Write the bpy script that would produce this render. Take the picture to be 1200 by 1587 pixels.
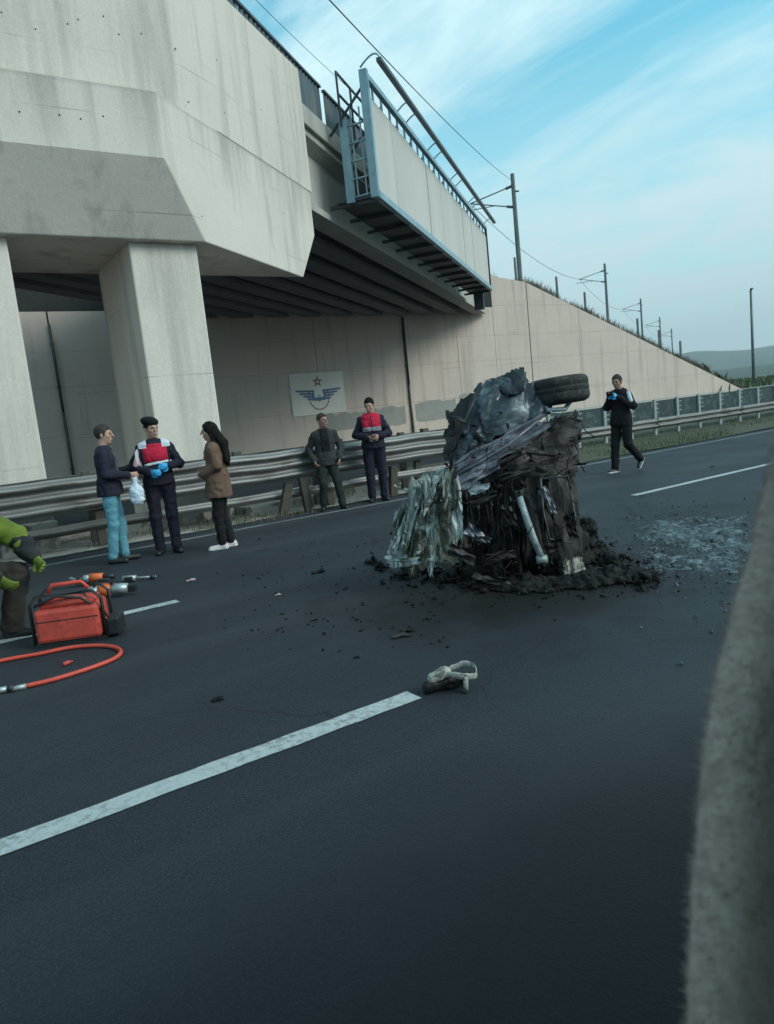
import bpy, bmesh, math, random
import numpy as np
from mathutils import Vector, Matrix, noise as mnoise

random.seed(7)
RNG = np.random.default_rng(7)
sc = bpy.context.scene
for o in list(bpy.data.objects):
    bpy.data.objects.remove(o)
COL = sc.collection
R = math.radians

# ------------------------------------------------------------------ camera
CAM = np.array([0.0, 0.0, 1.52])
FPX, IW, IH = 1115.36, 1200.0, 1587.0
pitch, roll, yaw = 0.13597, -0.10477, 0.99581
cy_, sy_ = math.cos(yaw), math.sin(yaw)
FW = np.array([cy_*math.cos(pitch), sy_*math.cos(pitch), -math.sin(pitch)])
r0 = np.array([sy_, -cy_, 0.0])
u0 = np.cross(r0, FW)
RT = math.cos(roll)*r0 + math.sin(roll)*u0
UP = -math.sin(roll)*r0 + math.cos(roll)*u0
cam_d = bpy.data.cameras.new("camera")
cam = bpy.data.objects.new("camera", cam_d)
COL.objects.link(cam)
cam.matrix_world = Matrix(((RT[0], UP[0], -FW[0], CAM[0]), (RT[1], UP[1], -FW[1], CAM[1]),
                           (RT[2], UP[2], -FW[2], CAM[2]), (0, 0, 0, 1)))
cam_d.sensor_fit = 'HORIZONTAL'
cam_d.sensor_width = 36.0
cam_d.lens = FPX/IW*36.0
cam_d.clip_start = 0.02
cam_d.clip_end = 9000
cam_d.dof.use_dof = True
cam_d.dof.focus_distance = 7.5
cam_d.dof.aperture_fstop = 9.0
sc.camera = cam

# ------------------------------------------------------------------ sky, sun, exposure
SUN_DIR = Vector((0.50, -0.72, 0.62)).normalized()      # towards the sun, behind the camera
world = bpy.data.worlds.new("World")
sc.world = world
world.use_nodes = True
wn, wl = world.node_tree.nodes, world.node_tree.links
wn.clear()
def wnode(t, **k):
    n = wn.new(t)
    for a, v in k.items():
        setattr(n, a, v)
    return n
sky = wnode('ShaderNodeTexSky', sky_type='NISHITA', sun_disc=False)
sky.sun_elevation = math.asin(SUN_DIR.z)
sky.sun_rotation = math.atan2(SUN_DIR.x, SUN_DIR.y)
sky.altitude = 200
sky.air_density = 1.0
sky.dust_density = 1.0
sky.ozone_density = 1.0
tc = wnode('ShaderNodeTexCoord')
sep = wnode('ShaderNodeSeparateXYZ')
wl.new(tc.outputs['Generated'], sep.inputs[0])
zc_ = wnode('ShaderNodeMath', operation='MAXIMUM'); zc_.inputs[1].default_value = 0.0
wl.new(sep.outputs['Z'], zc_.inputs[0])
za = wnode('ShaderNodeMath', operation='ADD'); za.inputs[1].default_value = 0.22
wl.new(zc_.outputs[0], za.inputs[0])
dx = wnode('ShaderNodeMath', operation='DIVIDE'); wl.new(sep.outputs['X'], dx.inputs[0]); wl.new(za.outputs[0], dx.inputs[1])
dy = wnode('ShaderNodeMath', operation='DIVIDE'); wl.new(sep.outputs['Y'], dy.inputs[0]); wl.new(za.outputs[0], dy.inputs[1])
cmb = wnode('ShaderNodeCombineXYZ'); wl.new(dx.outputs[0], cmb.inputs[0]); wl.new(dy.outputs[0], cmb.inputs[1])
mp = wnode('ShaderNodeMapping'); mp.inputs['Rotation'].default_value = (0, 0, R(48)); mp.inputs['Scale'].default_value = (1.5, 0.95, 1)
mp.inputs['Location'].default_value = (1.1, 0.6, 0)
wl.new(cmb.outputs[0], mp.inputs[0])
nz = wnode('ShaderNodeTexNoise'); nz.inputs['Scale'].default_value = 1.35; nz.inputs['Detail'].default_value = 7; nz.inputs['Roughness'].default_value = 0.64; nz.inputs['Distortion'].default_value = 0.9
wl.new(mp.outputs[0], nz.inputs['Vector'])
rp = wnode('ShaderNodeValToRGB'); rp.color_ramp.elements[0].position = 0.36; rp.color_ramp.elements[1].position = 0.66
wl.new(nz.outputs['Fac'], rp.inputs[0])
tint = wnode('ShaderNodeMix', data_type='RGBA', blend_type='MULTIPLY'); tint.inputs[0].default_value = 1.0
tint.inputs[7].default_value = (0.46, 1.22, 1.04, 1)
wl.new(sky.outputs[0], tint.inputs[6])
cl = wnode('ShaderNodeMix', data_type='RGBA'); cl.inputs[7].default_value = (3.15, 4.35, 4.6, 1)
# cloud cover thickens towards the horizon
hz = wnode('ShaderNodeMapRange'); hz.inputs[1].default_value = 0.0; hz.inputs[2].default_value = 0.42; hz.inputs[3].default_value = 0.75; hz.inputs[4].default_value = 0.0
wl.new(zc_.outputs[0], hz.inputs[0])
cov = wnode('ShaderNodeMath', operation='ADD', use_clamp=True)
hq = wnode('ShaderNodeMath', operation='MULTIPLY'); hq.inputs[1].default_value = 0.8
wl.new(hz.outputs[0], hq.inputs[0]); wl.new(hq.outputs[0], cov.inputs[0]); wl.new(rp.outputs[0], cov.inputs[1])
wl.new(cov.outputs[0], cl.inputs[0]); wl.new(tint.outputs[2], cl.inputs[6])
bg = wnode('ShaderNodeBackground'); bg.inputs['Strength'].default_value = 0.10
cl2 = wnode('ShaderNodeMix', data_type='RGBA'); cl2.inputs[7].default_value = (2.35, 2.8, 3.05, 1)   # grey veil low down
wl.new(hz.outputs[0], cl2.inputs[0]); wl.new(cl.outputs[2], cl2.inputs[6])
wl.new(cl2.outputs[2], bg.inputs['Color'])
wo = wnode('ShaderNodeOutputWorld'); wl.new(bg.outputs[0], wo.inputs['Surface'])

sl = bpy.data.lights.new("sun", 'SUN')
sl.energy = 0.9
sl.angle = R(30)
sl.color = (1.0, 0.95, 0.9)
sun = bpy.data.objects.new("sun", sl)
COL.objects.link(sun)
sun.rotation_euler = SUN_DIR.to_track_quat('Z', 'Y').to_euler()
sun.location = (0, -10, 30)

sc.view_settings.view_transform = 'Standard'
sc.view_settings.look = 'None'
sc.view_settings.exposure = 1.25
sc.view_settings.gamma = 1.0
sc.render.engine = 'CYCLES'
sc.cycles.use_denoising = True
sc.cycles.max_bounces = 6

# ------------------------------------------------------------------ helpers
def ray(x, y):
    return FW*FPX + RT*(x-IW/2) - UP*(y-IH/2)
FH = np.array([math.cos(yaw), math.sin(yaw), 0.0])
def at(x, y, d):
    """survey point: seen at photo pixel (x, y), d metres ahead of the camera along the ground"""
    q = ray(x, y)
    return CAM + q*(d/(q @ FH))
def ground(x, y, z=0.0):
    q = ray(x, y)
    return CAM + q*((z-CAM[2])/q[2])

def tag(o, label=None, cat=None, group=None, kind=None):
    if label: o['label'] = label
    if cat: o['category'] = cat
    if group: o['group'] = group
    if kind: o['kind'] = kind
    return o
def empty(name, loc=(0, 0, 0), rz=0.0, label=None, cat=None, group=None, s=1.0):
    o = bpy.data.objects.new(name, None)
    o.empty_display_size = 0.2
    COL.objects.link(o)
    o.location = loc
    o.rotation_euler = (0, 0, rz)
    o.scale = (s, s, s)
    return tag(o, label, cat, group)
def link(name, me, mat, parent=None, smooth=False):
    o = bpy.data.objects.new(name, me)
    COL.objects.link(o)
    if mat is not None and len(me.materials) == 0:
        me.materials.append(mat)
    if parent is not None:
        o.parent = parent
    if smooth:
        me.polygons.foreach_set('use_smooth', np.ones(len(me.polygons), dtype=bool))
    return o
def pyobj(name, verts, faces, mat, parent=None, smooth=False):
    me = bpy.data.meshes.new(name)
    me.from_pydata([tuple(map(float, v)) for v in verts], [], [tuple(map(int, f)) for f in faces])
    me.validate()
    me.update()
    return link(name, me, mat, parent, smooth)
def bmobj(name, bm, mat, parent=None, smooth=False, bevel=0.0):
    bmesh.ops.recalc_face_normals(bm, faces=bm.faces)
    me = bpy.data.meshes.new(name)
    bm.to_mesh(me)
    bm.free()
    o = link(name, me, mat, parent, smooth)
    if bevel:
        m = o.modifiers.new('bevel', 'BEVEL'); m.width = bevel; m.segments = 2; m.limit_method = 'ANGLE'
    return o
def quadmesh(name, V, F, mat, parent=None, smooth=True):
    """fast mesh from numpy arrays; F is (n,4) or (n,3)"""
    me = bpy.data.meshes.new(name)
    V = np.ascontiguousarray(V, dtype=np.float32); F = np.ascontiguousarray(F, dtype=np.int32)
    k = F.shape[1]
    me.vertices.add(len(V)); me.vertices.foreach_set('co', V.ravel())
    me.loops.add(F.size); me.loops.foreach_set('vertex_index', F.ravel())
    me.polygons.add(len(F))
    me.polygons.foreach_set('loop_start', np.arange(0, F.size, k, dtype=np.int32))
    me.polygons.foreach_set('loop_total', np.full(len(F), k, dtype=np.int32))
    me.update(calc_edges=True)
    return link(name, me, mat, parent, smooth)
def abox(bm, lo, hi, M=None):
    lo, hi = np.minimum(lo, hi), np.maximum(lo, hi)
    vs = []
    for z in (lo[2], hi[2]):
        for x, y in ((lo[0], lo[1]), (hi[0], lo[1]), (hi[0], hi[1]), (lo[0], hi[1])):
            v = Vector((x, y, z))
            vs.append(bm.verts.new(M @ v if M else v))
    for f in ((3, 2, 1, 0), (4, 5, 6, 7), (0, 1, 5, 4), (1, 2, 6, 5), (2, 3, 7, 6), (3, 0, 4, 7)):
        bm.faces.new([vs[i] for i in f])
def box(name, lo, hi, mat, parent=None, bevel=0.0):
    bm = bmesh.new(); abox(bm, lo, hi)
    return bmobj(name, bm, mat, parent, bevel=bevel)
def atube(bm, pts, r, n=8, cap=True, flat=1.0):
    """tube along points; r number or list"""
    pts = [Vector(map(float, p)) for p in pts]
    rs = r if isinstance(r, (list, tuple)) else [r]*len(pts)
    rings = []
    ref = Vector((0, 0, 1))
    t0 = (pts[1]-pts[0]).normalized()
    if abs(t0.dot(ref)) > 0.9: ref = Vector((1, 0, 0))
    for i, p in enumerate(pts):
        t = (pts[min(i+1, len(pts)-1)]-pts[max(i-1, 0)]).normalized()
        a = t.cross(ref)
        if a.length < 1e-4: a = t.cross(Vector((0, 1, 0)))
        a.normalize(); b = a.cross(t).normalized()
        rings.append([bm.verts.new(p+a*rs[i]*math.cos(k*2*math.pi/n)+b*rs[i]*flat*math.sin(k*2*math.pi/n)) for k in range(n)])
    for i in range(len(rings)-1):
        for k in range(n):
            bm.faces.new((rings[i][k], rings[i][(k+1) % n], rings[i+1][(k+1) % n], rings[i+1][k]))
    if cap:
        bm.faces.new(rings[0][::-1]); bm.faces.new(rings[-1])
def tube(name, pts, r, mat, parent=None, n=8, smooth=True):
    bm = bmesh.new(); atube(bm, pts, r, n)
    return bmobj(name, bm, mat, parent, smooth)
def abar(bm, a, b, w, h, up=(0, 0, 1)):
    """square bar from a to b"""
    a, b = Vector(map(float, a)), Vector(map(float, b)); up = Vector(up)
    t = (b-a).normalized(); s = t.cross(up)
    if s.length < 1e-4: s = t.cross(Vector((1, 0, 0)))
    s.normalize(); v = s.cross(t).normalized()
    vs = [bm.verts.new(p+s*w/2*i+v*h/2*j) for p in (a, b) for i, j in ((-1, -1), (1, -1), (1, 1), (-1, 1))]
    for f in ((3, 2, 1, 0), (4, 5, 6, 7), (0, 1, 5, 4), (1, 2, 6, 5), (2, 3, 7, 6), (3, 0, 4, 7)):
        bm.faces.new([vs[i] for i in f])
def bar(name, a, b, w, h, mat, parent=None, up=(0, 0, 1), bevel=0.0):
    bm = bmesh.new(); abar(bm, a, b, w, h, up)
    return bmobj(name, bm, mat, parent, bevel=bevel)
def prism(name, ringA, ringB, mat, parent=None, bevel=0.0, smooth=False):
    n = len(ringA)
    V = list(ringA)+list(ringB)
    F = [tuple(range(n))[::-1], tuple(range(n, 2*n))]+[(i, (i+1) % n, n+(i+1) % n, n+i) for i in range(n)]
    bm = bmesh.new()
    vs = [bm.verts.new(tuple(map(float, v))) for v in V]
    for f in F: bm.faces.new([vs[i] for i in f])
    return bmobj(name, bm, mat, parent, smooth, bevel)

# ------------------------------------------------------------------ value noise and distance-field modelling
def vnoise(P, seed=0):
    P = np.asarray(P, dtype=np.float32)
    i = np.floor(P).astype(np.int64); f = P-i; f = f*f*(3-2*f)
    def h(a, b, c):
        n = (a*374761393+b*668265263+c*2147483647+seed*974634777) & 0xffffffff
        n = ((n ^ (n >> 13))*1274126177) & 0xffffffff
        return ((n ^ (n >> 16)) & 0xffff).astype(np.float32)/32767.5-1
    x, y, z = i[..., 0], i[..., 1], i[..., 2]
    fx, fy, fz = f[..., 0], f[..., 1], f[..., 2]
    def L(a, b, t): return a+(b-a)*t
    return L(L(L(h(x, y, z), h(x+1, y, z), fx), L(h(x, y+1, z), h(x+1, y+1, z), fx), fy),
             L(L(h(x, y, z+1), h(x+1, y, z+1), fx), L(h(x, y+1, z+1), h(x+1, y+1, z+1), fx), fy), fz)
def fbm(P, oct=4, seed=0, ridged=False):
    s, a, t = 0, 0.5, 0
    for k in range(oct):
        n = vnoise(np.asarray(P)*(2.03**k)+k*7.3, seed+k)
        if ridged: n = 1-2*np.abs(n)
        s = s+a*n; a *= 0.5
    return s

class Field:
    def __init__(self, lo, hi, h):
        self.lo = np.array(lo, float); self.h = h
        self.n = np.ceil((np.array(hi)-self.lo)/h).astype(int)+1
        self.d = np.full(self.n, 0.5, dtype=np.float32)
    def sub(self, lo, hi):
        a = np.clip(np.floor((np.array(lo)-self.lo)/self.h).astype(int), 0, self.n-1)
        b = np.clip(np.ceil((np.array(hi)-self.lo)/self.h).astype(int)+1, 1, self.n)
        sl = tuple(slice(i, j) for i, j in zip(a, b))
        g = np.meshgrid(*[self.lo[k]+self.h*np.arange(a[k], b[k]) for k in range(3)], indexing='ij')
        return sl, np.stack(g, -1).astype(np.float32)
    def put(self, sl, d, k):
        a = self.d[sl]
        if k > 0:
            hh = np.clip(0.5+0.5*(a-d)/k, 0, 1)
            self.d[sl] = a+(d-a)*hh-k*hh*(1-hh)
        else:
            self.d[sl] = np.minimum(a, d)
    def cap(self, a, b, ra, rb, k=0.03, flat=None, ff=1.0):
        """tapered capsule; flat = unit vector along which it is squeezed by ff"""
        a = np.array(a, float); b = np.array(b, float); m = max(ra, rb)+k+2*self.h
        sl, P = self.sub(np.minimum(a, b)-m, np.maximum(a, b)+m)
        ba = b-a; L = ba @ ba+1e-9
        q = P-a; t = np.clip((q @ ba)/L, 0, 1)
        q = q-t[..., None]*ba
        if flat is not None:
            e = np.array(flat, float); e /= np.linalg.norm(e)
            q = q+((1/ff-1)*(q @ e))[..., None]*e
        d = np.sqrt((q*q).sum(-1))-(ra+(rb-ra)*t)
        if flat is not None: d = d*(0.5+0.5*ff)
        self.put(sl, d, k)
    def ell(self, c, r, M=None, k=0.02):
        c = np.array(c, float); r = np.array(r, float); m = r.max()+k+2*self.h
        sl, P = self.sub(c-m, c+m)
        q = P-c
        if M is not None: q = q @ np.array(M)       # columns of M are the local axes
        l = np.sqrt(((q/r)**2).sum(-1)); l2 = np.sqrt(((q/(r*r))**2).sum(-1))+1e-6
        self.put(sl, l*(l-1)/l2, k)
    def boxp(self, c, hs, M=None, k=0.02, rnd=0.02):
        c = np.array(c, float); hs = np.array(hs, float); m = np.linalg.norm(hs)+k+2*self.h
        sl, P = self.sub(c-m, c+m)
        q = P-c
        if M is not None: q = q @ np.array(M)
        q = np.abs(q)-hs+rnd
        d = np.sqrt((np.maximum(q, 0)**2).sum(-1))+np.minimum(q.max(-1), 0)-rnd
        self.put(sl, d, k)
    def pts(self):
        return self.sub(self.lo, self.lo+self.h*(self.n-1))[1]
    def mesh(self, name, mat, parent=None, smooth=True):
        d = self.d
        # close the field at its borders
        for ax in range(3):
            for e in (0, -1):
                ix = [slice(None)]*3; ix[ax] = e
                d[tuple(ix)] = np.maximum(d[tuple(ix)], self.h*0.5)
        s = d < 0
        c = np.zeros(tuple(self.n-1), dtype=np.uint8)
        for i in (0, 1):
            for j in (0, 1):
                for k in (0, 1):
                    c += s[i:i+self.n[0]-1, j:j+self.n[1]-1, k:k+self.n[2]-1]
        act = (c > 0) & (c < 8)
        idx = np.full(act.shape, -1, dtype=np.int64)
        ijk = np.argwhere(act)
        idx[act] = np.arange(len(ijk))
        acc = np.zeros((len(ijk), 3)); cnt = np.zeros(len(ijk))
        cor = {(a, b, e): d[ijk[:, 0]+a, ijk[:, 1]+b, ijk[:, 2]+e] for a in (0, 1) for b in (0, 1) for e in (0, 1)}
        for p in cor:
            for ax in range(3):
                if p[ax] == 0:
                    q = list(p); q[ax] = 1; q = tuple(q)
                    v0, v1 = cor[p], cor[q]
                    m = (v0 < 0) != (v1 < 0)
                    t = v0/(v0-v1+1e-12*(v0 == v1))
                    pos = np.tile(np.array(p, float), (len(ijk), 1)); pos[:, ax] = np.where(m, t, 0)
                    acc[m] += pos[m]; cnt[m] += 1
        V = (ijk+acc/np.maximum(cnt, 1)[:, None])*self.h+self.lo
        Q = []
        for ax in range(3):
            o1, o2 = (ax+1) % 3, (ax+2) % 3
            s0 = np.moveaxis(s, ax, 0)[:-1]; s1 = np.moveaxis(s, ax, 0)[1:]
            ch = np.moveaxis(s0 != s1, 0, ax)
            e = np.argwhere(ch)
            e = e[(e[:, o1] > 0) & (e[:, o2] > 0)]
            e = e[(e[:, o1] < self.n[o1]-1) & (e[:, o2] < self.n[o2]-1)]
            if not len(e): continue
            ins = s[tuple(e.T)]
            def nb(a, b):
                f = e.copy(); f[:, o1] -= a; f[:, o2] -= b
                return idx[tuple(f.T)]
            quad = np.stack([nb(1, 1), nb(0, 1), nb(0, 0), nb(1, 0)], -1)
            quad[~ins] = quad[~ins][:, ::-1]
            Q.append(quad)
        Q = np.concatenate(Q) if Q else np.zeros((0, 4), int)
        Q = Q[(Q >= 0).all(1)]
        return quadmesh(name, V, Q, mat, parent, smooth)

# ------------------------------------------------------------------ materials
def mat_base(name):
    m = bpy.data.materials.new(name); m.use_nodes = True
    nt = m.node_tree
    return m, nt.nodes, nt.links, nt.nodes['Principled BSDF']
def mixc(nd, ln, fac, a, b, blend='MIX'):
    n = nd.new('ShaderNodeMix'); n.data_type = 'RGBA'; n.blend_type = blend
    for sock, v in ((n.inputs[0], fac), (n.inputs[6], a), (n.inputs[7], b)):
        if isinstance(v, bpy.types.NodeSocket): ln.new(v, sock)
        elif isinstance(v, (int, float)): sock.default_value = v
        else: sock.default_value = (*v, 1)
    return n.outputs[2]
def noi(nd, ln, vec, scale, detail=4, rough=0.55, dist=0.0):
    n = nd.new('ShaderNodeTexNoise'); n.inputs['Scale'].default_value = scale
    n.inputs['Detail'].default_value = detail; n.inputs['Roughness'].default_value = rough; n.inputs['Distortion'].default_value = dist
    ln.new(vec, n.inputs['Vector'])
    return n.outputs['Fac']
def ramp(nd, ln, fac, a, b):
    n = nd.new('ShaderNodeMapRange'); n.inputs[1].default_value = a; n.inputs[2].default_value = b
    ln.new(fac, n.inputs[0])
    return n.outputs[0]
def mapped(nd, ln, scale=(1, 1, 1), coord='Object'):
    t = nd.new('ShaderNodeTexCoord'); mpn = nd.new('ShaderNodeMapping')
    mpn.inputs['Scale'].default_value = scale
    ln.new(t.outputs[coord], mpn.inputs[0])
    return mpn.outputs[0]
def bump(nd, ln, bs, h, strength=0.3, dist=0.02):
    b = nd.new('ShaderNodeBump'); b.inputs['Strength'].default_value = strength; b.inputs['Distance'].default_value = dist
    ln.new(h, b.inputs['Height']); ln.new(b.outputs[0], bs.inputs['Normal'])
def simple(name, c1, c2=None, scale=6.0, rough=0.7, metal=0.0, bmp=0.15, detail=5, c3=None, lo=0.35, hi=0.65, bscale=None, stretch=(1, 1, 1), spec=0.5):
    m, nd, ln, bs = mat_base(name)
    v = mapped(nd, ln, stretch)
    f = noi(nd, ln, v, scale, detail)
    col = mixc(nd, ln, ramp(nd, ln, f, lo, hi), c1, c2 or tuple(x*0.7 for x in c1))
    if c3:
        g = noi(nd, ln, v, scale*2.7, 5, 0.6, 0.4)
        col = mixc(nd, ln, ramp(nd, ln, g, 0.52, 0.62), col, c3)
    ln.new(col, bs.inputs['Base Color'])
    bs.inputs['Roughness'].default_value = rough; bs.inputs['Metallic'].default_value = metal
    bs.inputs['Specular IOR Level'].default_value = spec
    if bmp:
        bump(nd, ln, bs, noi(nd, ln, v, bscale or scale*6, 4), bmp, 0.01)
    return m
def concrete(name, c1, c2, stain, streak=0.5, line=1.25, wash=None):
    m, nd, ln, bs = mat_base(name)
    v = mapped(nd, ln)
    big = noi(nd, ln, v, 0.45, 5, 0.6)
    col = mixc(nd, ln, ramp(nd, ln, big, 0.35, 0.68), c1, c2)
    sv = mapped(nd, ln, (2.2, 2.2, 0.16))
    st = noi(nd, ln, sv, 1.0, 5, 0.6, 0.2)
    sf = ramp(nd, ln, st, 0.52, 0.70)
    mm = nd.new('ShaderNodeMath'); mm.operation = 'MULTIPLY'; mm.inputs[1].default_value = streak
    ln.new(sf, mm.inputs[0])
    col = mixc(nd, ln, mm.outputs[0], col, stain)
    blot = ramp(nd, ln, noi(nd, ln, v, 2.3, 6, 0.65, 0.6), 0.6, 0.8)
    m2 = nd.new('ShaderNodeMath'); m2.operation = 'MULTIPLY'; m2.inputs[1].default_value = 0.35
    ln.new(blot, m2.inputs[0])
    col = mixc(nd, ln, m2.outputs[0], col, stain)
    if wash:      # dirt washed down from the ledge above
        sz = nd.new('ShaderNodeSeparateXYZ'); ln.new(v, sz.inputs[0])
        wf = ramp(nd, ln, sz.outputs[2], wash-1.0, wash)
        wn_ = ramp(nd, ln, noi(nd, ln, mapped(nd, ln, (1.6, 1.6, 0.10)), 1.3, 5, 0.65), 0.42, 0.66)
        wm = nd.new('ShaderNodeMath'); wm.operation = 'MULTIPLY'; ln.new(wf, wm.inputs[0]); ln.new(wn_, wm.inputs[1])
        col = mixc(nd, ln, wm.outputs[0], col, stain)
        w2 = nd.new('ShaderNodeMath'); w2.operation = 'MULTIPLY'; w2.inputs[1].default_value = 0.7
        ln.new(ramp(nd, ln, sz.outputs[2], wash-0.10, wash-0.01), w2.inputs[0])
        col = mixc(nd, ln, w2.outputs[0], col, stain)
    fine = noi(nd, ln, v, 45, 3, 0.6)
    col = mixc(nd, ln, 0.35, col, mixc(nd, ln, fine, tuple(x*0.45 for x in c1), tuple(min(1, x*1.5) for x in c1)))
    # faint formwork lines
    s = nd.new('ShaderNodeSeparateXYZ'); ln.new(v, s.inputs[0])
    wob = nd.new('ShaderNodeMath'); wob.operation = 'DIVIDE'; wob.inputs[1].default_value = line; ln.new(s.outputs[2], wob.inputs[0])
    fr = nd.new('ShaderNodeMath'); fr.operation = 'FRACT'; ln.new(wob.outputs[0], fr.inputs[0])
    lt = nd.new('ShaderNodeMath'); lt.operation = 'LESS_THAN'; lt.inputs[1].default_value = 0.016; ln.new(fr.outputs[0], lt.inputs[0])
    pres = ramp(nd, ln, noi(nd, ln, v, 0.9, 3), 0.48, 0.62)
    lm = nd.new('ShaderNodeMath'); lm.operation = 'MULTIPLY'; ln.new(lt.outputs[0], lm.inputs[0]); ln.new(pres, lm.inputs[1])
    l2 = nd.new('ShaderNodeMath'); l2.operation = 'MULTIPLY'; l2.inputs[1].default_value = 0.55; ln.new(lm.outputs[0], l2.inputs[0])
    col = mixc(nd, ln, l2.outputs[0], col, tuple(x*0.45 for x in c1))
    ln.new(col, bs.inputs['Base Color'])
    bs.inputs['Roughness'].default_value = 0.9
    bs.inputs['Specular IOR Level'].default_value = 0.25
    bump(nd, ln, bs, noi(nd, ln, v, 14, 6, 0.65), 0.25, 0.02)
    return m

M = {}
M['concrete'] = concrete('bridge_concrete', (0.67, 0.60, 0.535), (0.575, 0.515, 0.46), (0.23, 0.215, 0.19), 0.7)
M['concrete_cap'] = concrete('cap_concrete', (0.67, 0.60, 0.535), (0.575, 0.515, 0.46), (0.22, 0.20, 0.18), 0.75, wash=6.70)
M['concrete_wall'] = concrete('wall_concrete', (0.60, 0.485, 0.425), (0.51, 0.41, 0.36), (0.26, 0.215, 0.185), 0.65, 1.8)
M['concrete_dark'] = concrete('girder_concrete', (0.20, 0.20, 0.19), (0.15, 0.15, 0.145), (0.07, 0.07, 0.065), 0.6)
M['concrete_edge'] = concrete('edge_concrete', (0.42, 0.40, 0.36), (0.34, 0.33, 0.30), (0.16, 0.15, 0.13), 0.5)
M['joint'] = simple('joint_dark', (0.035, 0.035, 0.035), rough=0.95)
M['patch'] = simple('patch_grey_paint', (0.30, 0.285, 0.265), (0.26, 0.25, 0.23), 3, 0.9)

# asphalt
m, nd, ln, bs = mat_base('asphalt')
v = mapped(nd, ln)
big = noi(nd, ln, v, 0.35, 5, 0.6, 0.3)
col = mixc(nd, ln, ramp(nd, ln, big, 0.35, 0.7), (0.0105, 0.0142, 0.0205), (0.0175, 0.0235, 0.0325))
lane = noi(nd, ln, mapped(nd, ln, (0.08, 1.3, 1)), 1.0, 4, 0.6)
col = mixc(nd, ln, ramp(nd, ln, lane, 0.5, 0.75), col, (0.011, 0.013, 0.0165))
agg = nd.new('ShaderNodeTexVoronoi'); agg.inputs['Scale'].default_value = 95; ln.new(v, agg.inputs['Vector'])
col = mixc(nd, ln, ramp(nd, ln, agg.outputs['Distance'], 0.0, 0.6), mixc(nd, ln, 0.30, col, (0.085, 0.09, 0.10)), col)
sp = noi(nd, ln, v, 110, 3, 0.8)
col = mixc(nd, ln, ramp(nd, ln, sp, 0.56, 0.70), col, (0.085, 0.095, 0.105))
# worn wheel tracks, the vehicle's shade painted as a darker near strip, fine cracks
trk = noi(nd, ln, mapped(nd, ln, (0.05, 0.75, 1)), 1.0, 3, 0.5)
col = mixc(nd, ln, ramp(nd, ln, trk, 0.50, 0.66), col, mixc(nd, ln, 0.5, col, (0.045, 0.05, 0.056)))
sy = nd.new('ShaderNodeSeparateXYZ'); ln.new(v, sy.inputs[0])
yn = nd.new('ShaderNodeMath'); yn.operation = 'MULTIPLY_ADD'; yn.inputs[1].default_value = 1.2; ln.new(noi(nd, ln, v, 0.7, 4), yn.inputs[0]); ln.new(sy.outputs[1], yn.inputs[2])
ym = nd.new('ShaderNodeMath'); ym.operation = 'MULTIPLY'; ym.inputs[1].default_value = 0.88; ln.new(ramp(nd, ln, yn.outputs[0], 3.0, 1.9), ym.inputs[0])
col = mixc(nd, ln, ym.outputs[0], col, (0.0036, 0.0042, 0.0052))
ck = nd.new('ShaderNodeTexVoronoi'); ck.feature = 'DISTANCE_TO_EDGE'; ck.inputs['Scale'].default_value = 0.42
wv = nd.new('ShaderNodeVectorMath'); wv.operation = 'ADD'; nv = nd.new('ShaderNodeTexNoise'); nv.inputs['Scale'].default_value = 1.4; nv.inputs['Detail'].default_value = 5
ln.new(v, nv.inputs['Vector']); ln.new(nv.outputs['Color'], wv.inputs[0]); ln.new(v, wv.inputs[1]); ln.new(wv.outputs[0], ck.inputs['Vector'])
cm = nd.new('ShaderNodeMath'); cm.operation = 'MULTIPLY'; ln.new(ramp(nd, ln, ck.outputs['Distance'], 0.006, 0.0015), cm.inputs[0]); ln.new(ramp(nd, ln, noi(nd, ln, v, 0.3, 3), 0.46, 0.6), cm.inputs[1])
col = mixc(nd, ln, cm.outputs[0], col, (0.005, 0.005, 0.006))
# soot burnt into the surface round the wreck
so = nd.new('ShaderNodeVectorMath'); so.operation = 'DISTANCE'; so.inputs[1].default_value = (3.95, 4.35, 0)
ln.new(v, so.inputs[0])
sn = noi(nd, ln, v, 1.6, 6, 0.65, 0.5)
sm = nd.new('ShaderNodeMath'); sm.operation = 'MULTIPLY_ADD'; sm.inputs[1].default_value = 2.4; ln.new(sn, sm.inputs[0]); ln.new(so.outputs['Value'], sm.inputs[2])
col = mixc(nd, ln, ramp(nd, ln, sm.outputs[0], 2.9, 1.9), col, (0.006, 0.006, 0.0065))
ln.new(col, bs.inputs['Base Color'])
ln.new(ramp(nd, ln, noi(nd, ln, v, 0.8, 4), 0.2, 1.1), bs.inputs['Roughness'])
rr = nd.new('ShaderNodeMapRange'); rr.inputs[3].default_value = 0.55; rr.inputs[4].default_value = 0.85
ln.new(noi(nd, ln, v, 0.9, 4), rr.inputs[0]); ln.new(rr.outputs[0], bs.inputs['Roughness'])
bs.inputs['Specular IOR Level'].default_value = 0.35
bump(nd, ln, bs, agg.outputs['Distance'], 0.22, 0.010)
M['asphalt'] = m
def paint_worn(name, c, under, amt):
    m, nd, ln, bs = mat_base(name)
    v = mapped(nd, ln)
    w = ramp(nd, ln, noi(nd, ln, v, 26, 6, 0.75), amt, amt+0.12)
    w2 = ramp(nd, ln, noi(nd, ln, v, 2.0, 5, 0.7), 0.35, 0.8)
    mm = nd.new('ShaderNodeMath'); mm.operation = 'MULTIPLY'; ln.new(w, mm.inputs[0]); ln.new(w2, mm.inputs[1])
    ln.new(mixc(nd, ln, mm.outputs[0], c, under), bs.inputs['Base Color'])
    bs.inputs['Roughness'].default_value = 0.7
    return m
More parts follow.
